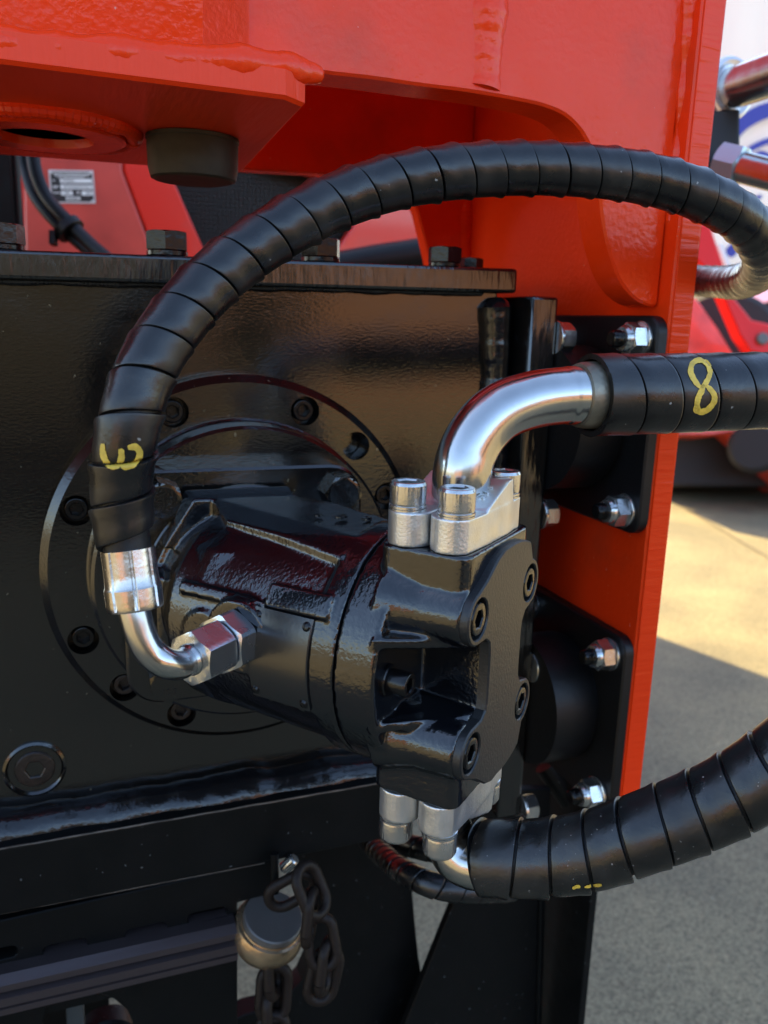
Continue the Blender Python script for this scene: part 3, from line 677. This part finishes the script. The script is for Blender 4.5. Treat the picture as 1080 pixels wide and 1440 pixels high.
n = 90; b.bead([rc + V((cos(2 * pi * i / n) * .052, sin(2 * pi * i / n) * .052, -.001)) for i in range(n + 1)], .0052, 3, step=.004, n=14, lump=.45); b.build('ring_weld', 'red_weld', rf)
b = MB(); b.rings(rc + V((0, 0, -.006)), -Z, [(.047, -.004), (.047, .0), (.045, .001), (.028, .001), (.027, -.004)], 64); b.build('ring_boss', 'red', rf)
# inner back plate of the frame
YK = .215
b = MB(); pts = xz([(250, -120), (300, 236), (420, 243), (545, 248), (572, 262), (588, 300), (603, 362), (612, 420), (616, 700)], YK)
b.plate((0, YK, 0), X, Z, -Y, pts + [(XR - .0005, pts[-1][1]), (XR - .0005, pts[0][1])], [], .016, .0015); b.build('back_plate', 'red', rf)
b = MB(); b.bead([PX(654, y, XR - .003) + V((0, -.002, 0)) for y in (100, 200, 300, 380, 430)], .0065, 12, step=.004, n=14, lump=.5); b.build('corner_weld', 'red_weld', rf)

b = MB(); b.box((-.62, YC + .028, .60), (XR - .001, .30, .62)); b.build('sky_block_top', 'red', rf)  # unseen lid, added to keep sky light out of the recess
b = MB(); b.box((-.60, YC + .028, ZB + .02), (-.58, .23, .598)); b.build('sky_block_wall', 'red', rf)  # unseen wall, added to block sky light from the left
rs = thing('rubber_stop', PZ(270, 193, ZB), 'round black rubber stop under the red plate', 'rubber stop')
c = PZ(271, 196, ZB - .001)
b = MB(); b.rings(c, -Z, [(.0275, 0), (.0280, .004), (.0276, .018), (.0262, .0235), (.024, .0245)], 56); b.build('stop_pad', 'stop_rubber', rs)
b = MB(); b.rings(c, -Z, [(.0285, -.0005), (.0285, .0015), (.0275, .0022)], 56); b.build('stop_washer', 'stop_rubber', rs)

# ================================================================== ROUND RUBBER MOUNTS
XF = XR - .008; XN = .2555
def rubber_mount(pts, label):
    n1, n2 = PX(pts[0][0], pts[0][1], XN), PX(pts[1][0], pts[1][1], XN)
    cz = (n1.z + n2.z) / 2; hz = abs(n1.z - n2.z) / 2; yn = (n1.y + n2.y) / 2; cy = yn + hz
    t = thing('rubber_mount', (XF, cy, cz), label, 'rubber mount', 'round rubber mounts on the red frame')
    e = hz + .0155
    b = MB(); yz_plate(b, [(cy + a, cz + c_) for a, c_ in rrect(-e, e, -e, e, .012)], XF, XR - .0004, .0012); b.build('square_flange', 'rubber', t)
    b = MB(); R = hz * .90
    b.rings((xb + .0008, cy, cz), X, [(R * 1.0, 0), (R * 1.0, XF - xb - .0065), (R * .985, XF - xb - .004), (R * .95, XF - xb - .003), (R * .95, XF - xb + .001)], 72); b.build('rubber_body', 'rubber', t, 30)
    for sy, sz in ((-1, 1), (-1, -1), (1, 1), (1, -1)):
        place('lock_nut', nutm, 'zinc_bolt', t, frame_m((XF - .0002, cy + sy * hz, cz + sz * hz), -X, roll=.3 + .9 * sz + sy))
        place('stud', studm, 'bolt', t, frame_m((XF - .0002, cy + sy * hz, cz + sz * hz), -X))
nu = MB(); nu.rings((0, 0, 0), Z, [(.0118, 0), (.0120, .0004), (.0120, .0022), (.0114, .0026)], 40); nu.hexhead((0, 0, 0), Z, .0195, .0026, .0125, True)
nu.rings((0, 0, 0), Z, [(.0090, .012), (.0088, .0148), (.0078, .0168), (.0060, .0172)], 36); nutm = nu.mesh('lock_nut')
st_ = MB(); st_.rings((0, 0, 0), Z, [(.0056, .016), (.0058, .0185), (.0052, .0190), (.0058, .0197), (.0052, .0203), (.0058, .0210), (.0052, .0217), (.0057, .0224), (.0050, .0242), (.0043, .0246)], 28); studm = st_.mesh('stud')
rubber_mount(((888, 477), (865, 718)), 'upper round black rubber mount with zinc nuts, behind the hose marked 8')
rubber_mount(((847, 922), (826, 1115)), 'lower round black rubber mount with zinc nuts, above the dusty lower hose')

# ================================================================== LOWER BEAM, RAIL AND STANDS
lb = thing('support_beam', (-.1, .05, -.25), 'dull black support beam with slotted lower plate under the gearbox', 'beam')
b = MB(); b.box((-.62, -.030, -.2215), (.128, .17, -.1735), .0018); b.build('top_beam', 'dull', lb)
YL = -.020
pts = xz([(-420, 1388), (385, 1210), (386, 1256), (334, 1270), (334, 1303), (-420, 1478)], YL)
slots = []
for cx, cy_ in ((-8, 1344), (92, 1333), (206, 1310), (292, 1288)):
    a_ = P(cx, cy_, YL); slots.append([(a_.x + q[0], a_.z + q[1]) for q in rrect(-.014, .014, -.0045, .0045, .004, 3)])
b = MB(); b.plate((0, YL, 0), X, Z, -Y, pts, slots, .012, .0008); b.build('slotted_plate', 'dull', lb)
b = MB(); b.box((-.62, YL + .02, -.33), (P(332, 1300, YL).x, YL + .03, -.23)); b.build('liner_plate', 'dull', lb)
M['worn_edge'] = mat('worn_steel_edge', (.10, .085, .07), .4, metal=.6, bump=.4, bscale=120, var=.6, vscale=60)
b = MB(); b.sweep([V((x, -.0302, -.1738 + .0004 * noise.noise(V((x * 60, 0, 0))))) for x in [-.6 + .008 * i for i in range(91)]], lambda f: .0007, 8); b.build('worn_edge', 'worn_edge', lb)
b = MB(); b.sweep([P(x, 1285 - x * .192, -.0206) + V((0, 0, .0004 * noise.noise(V((x * .1, 3, 0))))) for x in range(-300, 384, 12)], .0006, 8); b.build('worn_edge', 'worn_edge', lb)
rl = thing('guide_rail', (-.1, -.03, -.28), 'worn grey ridged steel rail along the bottom left', 'rail')
xr_ = P(333, 1320, -.034).x; z0, z1 = P(333, 1303, -.034).z, P(333, 1346, -.034).z
hgt = z0 - z1; prof = [(-.012, z0), (-.030, z0), (-.036, z0 - .004), (-.036, z0 - hgt * .34), (-.033, z0 - hgt * .37), (-.033, z0 - hgt * .42), (-.0385, z0 - hgt * .46), (-.0385, z0 - hgt * .70), (-.0345, z0 - hgt * .74), (-.0345, z0 - hgt * .80), (-.037, z0 - hgt * .83), (-.037, z1), (-.012, z1)]
b = MB(); b.plate((xr_, 0, 0), Y, Z, X, prof, [], .8, 0); b.build('rail_bar', 'rail', rl, 20)
uf = thing('under_frame', (-.3, .02, GZ), 'black lower frame plate with arched openings under the rail', 'frame plate')
YU = -.004
pts = xz([(334, 1330), (334, 1620), (190, 1620), (188, 1440), (178, 1420), (160, 1405), (140, 1398), (124, 1396), (123, 1640), (98, 1640), (96, 1402), (80, 1406), (66, 1418), (60, 1440), (58, 1640), (-420, 1700), (-420, 1440), (0, 1400)], YU)
pts2 = [(334, 1330), (334, 1620), (188, 1620), (188, 1440), (178, 1420), (160, 1405), (140, 1398), (124, 1396), (96, 1402), (80, 1406), (66, 1418), (60, 1440), (58, 1650), (-420, 1720), (-420, 1440), (0, 1400)]
b = MB(); b.plate((0, YU, 0), X, Z, -Y, xz(pts2, YU), [], .012, .0008); b.build('arched_plate', 'dull', uf)
po = P(98, 1500, .03); p1_ = P(122, 1500, .03)
b = MB(); b.box((po.x, .03, GZ + .002), (p1_.x, .06, -.26), .001); b.build('grey_post', 'gold', uf, label='grey post seen through the arch')
b = MB(); b.cyl(P(150, 1462, .06), -Y, .026, -.01, .01, 40, .002); b.build('round_pad', 'dull', uf)
b = MB(); b.box((-.9, .2, GZ + .002), (-.09, .23, -.3)); b.build('rear_skirt', 'dull', uf)
dl = thing('outrigger', (.1, .08, GZ), 'wide black leg plate with curved cutout behind the chain', 'machine leg')
YD = .09
pts = xz([(383, 1150), (560, 1150), (578, 1230), (583, 1290), (589, 1350), (603, 1440), (640, 1600)], YD)
cutp = xz([(300, 1600), (318, 1440), (345, 1427), (375, 1419), (402, 1404), (424, 1380), (437, 1350), (441, 1315), (437, 1280), (428, 1250), (410, 1215)], YD)
b = MB(); b.plate((0, YD, 0), X, Z, -Y, pts + [(pts[-1][0], -.42), (pts[-1][0] + .03, GZ + .002), (cutp[0][0], GZ + .002)] + cutp, [], .02, .001); b.build('leg_plate', 'dull', dl)
b = MB(); e0 = xz([(579, 1230), (584, 1290), (590, 1350), (604, 1440), (641, 1600)], YD - .001); b.sweep([V((q[0], YD + .01, q[1])) for q in e0], .0025, 8); b.build('edge_strip', 'rust', dl)

sn = thing('stand', (.25, .06, GZ), 'black welded support stand with sloping plate below the dusty hose', 'stand')
YG = .06
pts = xz([(660, 1110), (775, 1110), (768, 1250), (762, 1440)], YG)
z4 = P(570, 1440, YG); sl = (P(648, 1245, YG) - z4); zb = GZ + .012
low = z4 + sl * ((zb - z4.z) / sl.z)
b = MB(); b.plate((0, YG, 0), X, Z, -Y, [pts[0], pts[1], pts[2], pts[3], (pts[3][0] - .004, zb), (low.x, zb), (z4.x, z4.z), (P(648, 1245, YG).x, P(648, 1245, YG).z)], [], .008, .0008); b.build('sloping_plate', 'dull', sn)
xp0, xp1 = P(823, 1340, .010).x, P(832, 1340, .010).x
b = MB(); b.box((xp0, .010, GZ + .012), (xp1, .16, -.215), .0008); b.build('post_plate', 'dull', sn)
b = MB(); b.bead([P(761, 1245, YG - .002), P(757, 1440, YG - .002), P(752, 1640, YG - .002)], .0022, 4, n=8); b.build('weld', 'dull', sn)
b = MB(); b.box((low.x - .03, -.0, GZ + .002), (xp1 + .05, .2, GZ + .012), .002); b.build('foot_plate', 'dull', sn)

# strut and pipe seen in the gap under the lower mount
sb_ = thing('brace', (.22, .2, -.3), 'dark diagonal brace below the lower round mount', 'brace')
b = MB(); b.sweep([PD(768, 1075, .80), PD(800, 1120, .80), PD(850, 1195, .82)], .012, 16); b.build('diagonal_bar', 'dull', sb_)
b = MB(); b.sweep([PD(780, 1070, .88), PD(786, 1150, .88)], .014, 16); b.build('upright_tube', 'dull', sb_)

# ================================================================== SHACKLE AND CHAIN
sh = thing('shackle', P(380, 1300, .03), 'brassy round shackle body hanging under the beam end', 'shackle')
c = PD(379, 1304, .60); ax_ = (rx * .30 - ry * .86 - rz * .42).normalized()
b = MB(); b.rings(c, ax_, [(.015, -.018), (.022, -.016), (.0262, -.008), (.0265, .001), (.0245, .0055), (.0225, .006), (.0222, .0075)], 56); b.build('shackle_body', 'bronze', sh, 30)
b = MB(); b.rings(c, ax_, [(.0215, .006), (.0215, .0120), (.0205, .0128), (.006, .0128)], 56); b.build('end_disc', 'grey_disc', sh)
b = MB(); b.cyl(PD(398, 1222, .59), (PD(414, 1208, .588) - PD(398, 1222, .59)), .0045, 0, .0125, 24, .001); b.build('pin', 'zinc_bolt', sh)
b = MB(); b.sweep([PD(386, 1200, .58), PD(387, 1255, .585)], .0028, 10); b.build('lug', 'dull', sh)
def chain_link(c, long_, nrm, L, Wd, r):
    a = V(long_).normalized(); n_ = V(nrm); n_ = (n_ - a * n_.dot(a)).normalized(); s_ = a.cross(n_); pts = []
    h = L / 2 - Wd / 2
    for i in range(13): t = pi * i / 12; pts.append(c + a * (h + Wd / 2 * sin(t)) + s_ * (Wd / 2 * cos(t)))
    for i in range(13): t = pi * i / 12; pts.append(c - a * (h + Wd / 2 * sin(t)) - s_ * (Wd / 2 * cos(t)))
    pts.append(pts[0]); b = MB(); b.sweep(pts, r, 14, False); return b
ct = thing('chain', PD(420, 1240, .58), 'dark oiled steel chain looped over the shackle pin', 'chain')
lk_ = [((438, 1252), (14, 34), .56, (.8, 0, .6), .034, .019), ((410, 1252), (26, -14), .575, (.2, .2, 1), .034, .018), ((436, 1290), (-4, 40), .56, (1, 0, .15), .034, .017), ((452, 1325), (6, 36), .56, (.2, 0, 1), .034, .018), ((458, 1358), (-4, 34), .565, (1, 0, .3), .034, .017), ((455, 1372), (-8, 34), .57, (.3, 0, 1), .036, .018)]
for (c, d, dp, nr, L, Wd) in lk_:
    chain_link(PD(c[0], c[1], dp), rx * d[0] + ry * d[1], rx * nr[0] + ry * nr[1] - rz * nr[2], L, Wd, .0037).build('chain_link', 'chain', ct, 60)
ct2 = thing('chain', PD(384, 1350, .6), 'dark oiled chain strand hanging straight down below the brassy shackle', 'chain')
for (c, d, dp, nr, L, Wd) in [((384, 1362), (2, 34), .6, (1, 0, .25), .038, .018), ((385, 1396), (-2, 34), .6, (.25, 0, 1), .038, .019), ((383, 1430), (1, 34), .6, (1, 0, .3), .038, .018), ((384, 1464), (1, 34), .6, (.2, 0, 1), .038, .019)]:
    chain_link(PD(c[0], c[1], dp), rx * d[0] + ry * d[1], rx * nr[0] + ry * nr[1] - rz * nr[2], L, Wd, .0040).build('chain_link', 'chain', ct2, 60)

# ================================================================== THIN HOSES low behind the motor
for pth, lab in (([(470, 1100, .80), (512, 1172, .74), (545, 1208, .66), (575, 1230, .61), (610, 1245, .595), (660, 1252, .60), (720, 1250, .62)], 'thin spiral wrapped hose curving below the lower clamp, the nearer of two'),
                 ([(480, 1110, .82), (535, 1168, .74), (580, 1190, .68), (640, 1200, .66), (700, 1198, .66)], 'thin spiral wrapped hose curving below the lower clamp, the farther of two')):
    t = thing('thin_hose', PD(*pth[2]), lab, 'hose', 'thin hoses low behind the motor')
    hp = spline([PD(*q) for q in pth], 12)
    b = MB(); b.sweep(resample(hp, 60), .0074, 16); b.build('rubber_hose', 'rubber', t)
    spiral_guard(hp, .0090, .0150, -1, .4, 0, None, True, True, thick=.0016, seed=11, nth=30).build('spiral_guard', 'guard', t, 40)

# ================================================================== CARRIER MACHINE behind the gearbox
cm = thing('carrier_machine', (-.3, 1.6, GZ), 'red carrier machine with data plate and dark grille behind the gearbox', 'machine')
YH = 1.10
def panel(name, px, yv, m, th=.03, par=None, ch=.003):
    b = MB(); b.plate((0, yv, 0), X, Z, -Y, xz(px, yv), [], th, ch); return b.build(name, m, par or cm)
panel('hood_panel', [(30, 60), (172, 60), (171, 240), (188, 285), (207, 335), (226, 390), (236, 470), (38, 470)], YH, 'bgpink')
panel('side_panel', [(175, 60), (236, 60), (238, 240), (262, 295), (290, 358), (322, 430), (335, 470), (240, 470), (229, 390), (210, 335), (191, 285), (174.5, 240)], YH + .004, 'bgred')
panel('fender', [(300, 60), (640, 60), (640, 470), (425, 470), (470, 357), (498, 318), (503, 292), (484, 266), (455, 252), (428, 243), (380, 232)], YH + .05, 'bgred')
gp = panel('grille', [(200, 60), (620, 60), (620, 470), (200, 470)], YH + .12, 'mesh')
b = MB()
for x in range(236, 520, 6): q = P(x, 300, YH + .118); b.box((q.x - .0009, YH + .112, .25), (q.x + .0009, YH + .120, .5))
for y in range(236, 372, 6): q = P(400, y, YH + .118); q0 = P(230, y, YH + .118); q1 = P(520, y, YH + .118); b.box((q0.x, YH + .110, q.z - .0009), (q1.x, YH + .118, q.z + .0009))
b.build('grille_bars', 'mesh', gp)
b = MB(); b.sweep([PD(455, 380, 1.28), PD(530, 366, 1.28), PD(640, 350, 1.28)], .024, 20); b.build('cross_tube', 'rubber', cm)
b = MB(); b.box((-.62, YH + .16, -.75), (.62, 2.4, .62), .02); b.build('hood_body', 'bgred', cm)
b = MB(); b.box((-3.2, 2.8, -.55), (1.39, 4.4, 4.6), .03); b.build('shade_block', 'bgred', cm)  # unseen block, added and sized to cast the shade over the foreground
for x0, x1, y0 in ((-3.0, -1.5, 1.4), (.3, 1.4, 2.7)):
    b = MB(); b.box((x0, y0, GZ + .002), (x1, 4.6, -.56), .1); b.build('track', 'tyre', cm)
pc4 = [P(x, y, YH - .0015) for x, y in ((68, 239), (131, 240), (135.5, 287), (72, 286))]
ex = (pc4[1] - pc4[0]).normalized(); ez = (pc4[0] - pc4[3]).normalized(); wpl = (pc4[1] - pc4[0]).length; hpl = (pc4[0] - pc4[3]).length
dp_ = thing('data_plate', pc4[3], 'small metal data plate with white fields riveted to the red hood panel', 'data plate')
def pq(mb, x0, x1, y0, y1, h0, h1): mb.fbox(pc4[3], ex, ez, -Y, wpl * x0, wpl * x1, hpl * y0, hpl * y1, h0, h1)
b = MB(); pq(b, 0, 1, 0, 1, 0, .0012); b.build('metal_plate', 'alu', dp_)
b = MB(); pq(b, .035, .965, .05, .95, .0012, .0016); b.build('black_field', 'plate_black', dp_)
for x0, x1, y0, y1 in ((.24, .95, .62, .745), (.24, .95, .43, .565), (.24, .50, .245, .375), (.70, .95, .245, .375)):
    b = MB(); pq(b, x0, x1, y0, y1, .0016, .0020); b.build('white_field', 'plate_white', dp_)
b = MB(); random.seed(3)
def dashes(y, x0, x1, h, lo=.012, hi=.05):
    x = x0
    while x < x1:
        l = random.uniform(lo, hi); pq(b, x, min(x1, x + l), y, y + h, .0016, .0019); x += l + .012
dashes(.875, .1, .9, .035); dashes(.825, .12, .9, .03); dashes(.775, .2, .8, .03); dashes(.67, .07, .13, .035); dashes(.50, .07, .2, .03); dashes(.455, .07, .17, .03); dashes(.30, .07, .22, .035); dashes(.30, .58, .66, .05)
pq(b, .34, .66, .095, .20, .0016, .0019); b.build('light_print', 'plate_white', dp_)
b = MB()
def dk(y, x0, x1, h):
    x = x0
    while x < x1:
        l = random.uniform(.012, .03); pq(b, x, min(x1, x + l), y, y + h, .0020, .0022); x += l + .009
dk(.665, .29, .56, .045); dk(.475, .30, .90, .045); dk(.29, .31, .44, .045); dk(.29, .80, .91, .045); dk(.12, .37, .63, .05); b.build('dark_print', 'plate_black', dp_)
for x, y in ((.05, .93), (.93, .93), (.05, .06), (.93, .06)):
    b = MB(); b.rings(pc4[3] + ex * wpl * x + ez * hpl * y, -Y, [(.0024, .001), (.0022, .0024), (.001, .003)], 14); b.build('rivet', 'alu', dp_)
hs = thing('cable_bundle', PD(100, 320, 1.05), 'two black cables strapped together in front of the red hood panel', 'cables')
for pth, r in (([(30, 190, 1.08), (35, 235, 1.08), (48, 275, 1.07), (80, 315, 1.06), (118, 348, 1.05), (150, 372, 1.04), (180, 400, 1.04)], .0072), ([(44, 190, 1.06), (50, 240, 1.06), (64, 275, 1.06), (92, 308, 1.05), (126, 342, 1.04), (160, 372, 1.03), (190, 405, 1.03)], .0085)):
    b = MB(); b.sweep(spline([PD(*q) for q in pth], 10), r, 16); b.build('cable', 'rubber', hs)
c = PD(97, 322, 1.05); b = MB(); b.rings(c, PD(110, 335, 1.05) - PD(86, 308, 1.05), [(.017, -.006), (.019, -.005), (.019, .005), (.017, .006)], 24); b.fbox(c, rx, ry, rz, -.022, -.014, .004, .022, -.01, .002, .001); b.build('cable_strap', 'rubber', hs)
bp_ = thing('black_post', PD(10, 300, .9), 'black upright post at the left edge beside the red hood panel', 'post')
b = MB(); q0 = P(-40, 300, .6); q1 = P(20, 300, .6); b.box((q0.x, .6, -.2), (q1.x, .66, .75), .002); b.build('post_tube', 'dull', bp_)
q = P(25, 300, .62); b = MB(); b.cyl((q.x, .62, -.2), Z, .006, 0, .95, 16); b.build('side_pipe', 'rubber', bp_)

# ================================================================== PIPE FITTINGS right of the red frame
pf = thing('pipe_fitting', PD(1030, 180, .85), 'bright steel pipe in a collar on a black block right of the red frame', 'pipe fitting', 'pipe fittings beyond the red frame')
c = PD(1022, 127, .86); dr = (PD(1100, 100, .80) - c).normalized()
b = MB(); b.sweep([c - dr * .02, c, c + dr * .06, c + dr * .2], .0205, 36); b.build('steel_pipe', 'chrome', pf, 60)
b = MB(); b.rings(c + dr * .002, dr, [(.0222, -.010), (.030, -.010), (.0315, -.007), (.0315, .003), (.0300, .006), (.0270, .007), (.0225, .005)], 48); b.build('collar', 'pale_zinc', pf)
b = MB(); b.fbox(PD(1012, 200, .87), rx, ry, rz, -.03, .0135, -.026, .035, -.02, .03, .003); b.build('black_block', 'satin', pf)
pf2 = thing('pipe_fitting', PD(1040, 235, .85), 'blue grey hex union and pipe below the black block right of the red frame', 'pipe fitting', 'pipe fittings beyond the red frame')
c = PD(1017, 229, .84); dr = (PD(1110, 252, .80) - c).normalized()
b = MB(); b.hexhead(c, dr, .036, -.004, .020, True, ref=Z, off=.26); b.build('hex_union', 'blue_zinc', pf2)
b = MB(); b.sweep([c, c + dr * .05, c + dr * .2], .0150, 32); b.build('steel_pipe', 'chrome', pf2, 60)

# ================================================================== RED FARM IMPLEMENT across the yard
im = thing('red_implement', PZ(1010, 690, GZ), 'red wheeled implement with lifting arm standing far right across the yard', 'implement')
def dpoly(name, px, d0_, th, m, ch=.01):
    """a plate parallel to the picture at a given distance, with real thickness"""
    o = PD(540, 720, d0_); q = [((PD(a, b, d0_) - o).dot(rx), -(PD(a, b, d0_) - o).dot(ry)) for a, b in px]
    b = MB(); b.plate(o, rx, -ry, -rz, q, [], th, ch); return b.build(name, m, im)
dpoly('side_shield', [(900, 405), (980, 420), (1010, 462), (1042, 515), (1120, 640), (1180, 690), (1120, 690), (1030, 608), (1000, 612), (900, 612)], 5.6, .5, 'bgpink')
dpoly('lift_arm', [(965, 290), (985, 312), (1000, 318), (1018, 372), (1032, 418), (1058, 450), (1085, 456), (1098, 480), (1085, 500), (1056, 494), (1040, 470), (1010, 400), (985, 370), (960, 350)], 5.2, .12, 'arm_red')
b = MB(); b.cyl(PD(1071, 477, 5.2), -rz, .038, -.02, .03, 28, .006); b.build('pivot_pin', 'grey_disc', im)
b = MB(); b.cyl(PD(1010, 500, 5.9), -rx * .3 - rz, .42, 0, .2, 48, .04); b.cyl(PD(1062, 632, 5.7), -rx * .5 - rz, .17, 0, .2, 40, .03); b.build('tyre', 'tyre', im)
b = MB(); b.fbox(PD(1080, 640, 6.4), rx, ry, rz, -1.0, 1.6, -.24, .26, -.5, 1.2, .03); b.build('underbody', 'tyre', im)
b = MB(); b.fbox(PD(1050, 560, 6.6), rx, ry, rz, -.7, 1.5, -.6, .25, 0, 1.2, .03); b.build('frame_box', 'bgred', im)
b = MB(); b.sweep([PD(1010, 345, 6.2), PD(1030, 395, 6.2), PD(1050, 440, 6.2)], .03, 12); b.build('ram', 'alu', im)
tr = thing('black_machinery', PD(1060, 420, 8), 'dark machinery with pale plates far right behind the red lifting arm', 'machinery')
b = MB(); b.fbox(PD(1050, 430, 8.0), rx, ry, rz, -.30, 1.2, -.40, .6, 0, 1, .04); b.build('body', 'tyre', tr)
for x, y, w_, h_ in ((1072, 418, .22, .06), (1042, 395, .05, .16), (1085, 395, .2, .03)):
    b = MB(); b.fbox(PD(x, y, 7.95), rx * .9 + ry * -.3, ry * .9 + rx * .3, rz, -w_, w_, -h_, h_, -.02, .04, .005); b.build('pale_plate', 'white', tr)

# white marquee wall with blue print: a thin tarpaulin with the low sun behind it
mt = bpy.data.materials.new('backlit_tarpaulin'); mt.use_nodes = True; t_ = mt.node_tree; b_ = t_.nodes['Principled BSDF']
b_.inputs['Base Color'].default_value = (.62, .62, .63, 1); b_.inputs['Roughness'].default_value = .5
tl = t_.nodes.new('ShaderNodeBsdfTranslucent'); tl.inputs[0].default_value = (.8, .8, .82, 1); mx_ = t_.nodes.new('ShaderNodeMixShader'); mx_.inputs[0].default_value = .04
lk(t_, b_.outputs[0], mx_.inputs[1]); lk(t_, tl.outputs[0], mx_.inputs[2]); lk(t_, mx_.outputs[0], t_.nodes['Material Output'].inputs[0])
M['tarp'] = mt
mq = thing('marquee', PD(1060, 300, 13), 'white tarpaulin marquee with curved blue print at the far right', 'marquee')
b = MB(); n = 60; o = PD(1040, 300, 13.)
ux = V((rx.x, rx.y, 0)).normalized(); un = V((-ux.y, ux.x, 0))
for i in range(n): pass
vs = []; fs = []
for i in range(n + 1):
    s_ = -2.5 + 9.5 * i / n; off = .035 * sin(i * 1.3) + .05 * noise.noise(V((i * .3, 0, 0)))
    for z in (GZ + .002, 0.6, 2.2, 4.2, 6.4): p_ = o + ux * s_ + un * off; vs.append((p_.x, p_.y, z))
for i in range(n):
    for k in range(4): fs.append((i * 5 + k, i * 5 + k + 1, i * 5 + 6 + k, i * 5 + 5 + k))
b.add(vs, fs); b.build('tarpaulin_wall', 'tarp', mq, 60)
def swoosh(pts, wd):
    c = spline([V((a, b2, 0)) for a, b2 in pts], 8); b = MB(); vs = []
    for i, p in enumerate(c):
        t = (c[min(i + 1, len(c) - 1)] - c[max(i - 1, 0)]).normalized(); f = i / (len(c) - 1); w_ = wd * (.35 + .65 * sin(pi * (.15 + .7 * f)))
        for s_ in (-.5, .5):
            q = p + V((-t.y, t.x, 0)) * w_ * s_; vs.append(PL(q.x, q.y, o - un * .14, un))
    b.add(vs, [(2 * i, 2 * i + 1, 2 * i + 3, 2 * i + 2) for i in range(len(c) - 1)]); b.build('blue_print', 'blue', mq)
swoosh([(1022, 208), (1040, 178), (1066, 160), (1100, 150), (1140, 150)], 22); swoosh([(1040, 222), (1058, 208), (1085, 197), (1120, 195)], 9); swoosh([(1060, 226), (1068, 219), (1078, 221), (1085, 232)], 14)
swoosh([(1062, 278), (1072, 276)], 6); swoosh([(1024, 360), (1034, 345)], 16); swoosh([(1072, 400), (1085, 392)], 10)

# ================================================================== ADDED REFLECTION SHAPES behind the camera, unseen: brown wall and dark box
M['timber'] = mat('brown_timber', (.15, .075, .05), .8, var=.3, vscale=2, stretch=(8, 1, .3))
M['dark_box'] = mat('dark_prop_paint', (.004, .004, .005), .5)
sh_ = thing('timber_backdrop', (2, -11, GZ), 'long brown timber shed added behind the camera for warm reflections', 'backdrop')  # added so the black paint has something brown to reflect
b = MB(); b.box((-16, -15, GZ + .002), (18, -11, 1.6)); b.build('wall', 'timber', sh_)
b = MB(); b.box((-16.4, -15.4, 1.6), (18.4, -10.8, 1.75)); b.build('roof', 'dull', sh_)
for x in (-6, 1.5, 7.5): b = MB(); b.box((x, -11.03, GZ + .004), (x + 1.6, -10.98, .8)); b.build('door', 'dull', sh_)
dk_ = thing('dark_prop', (-.6, -5.6, GZ), 'dark steel container added behind the camera to darken the gearbox reflections', 'prop')  # added dark box, stands in for the camera operator's dark reflection
b = MB(); b.box((-2.6, -7, GZ + .002), (.55, -4.8, .9), .02); b.build('prop_body', 'dark_box', dk_)
b = MB()
for i in range(12): b.box((-2.5 + i * .26, -4.8, GZ + .06), (-2.38 + i * .26, -4.77, .85))
b.build('ribs', 'dark_box', dk_)
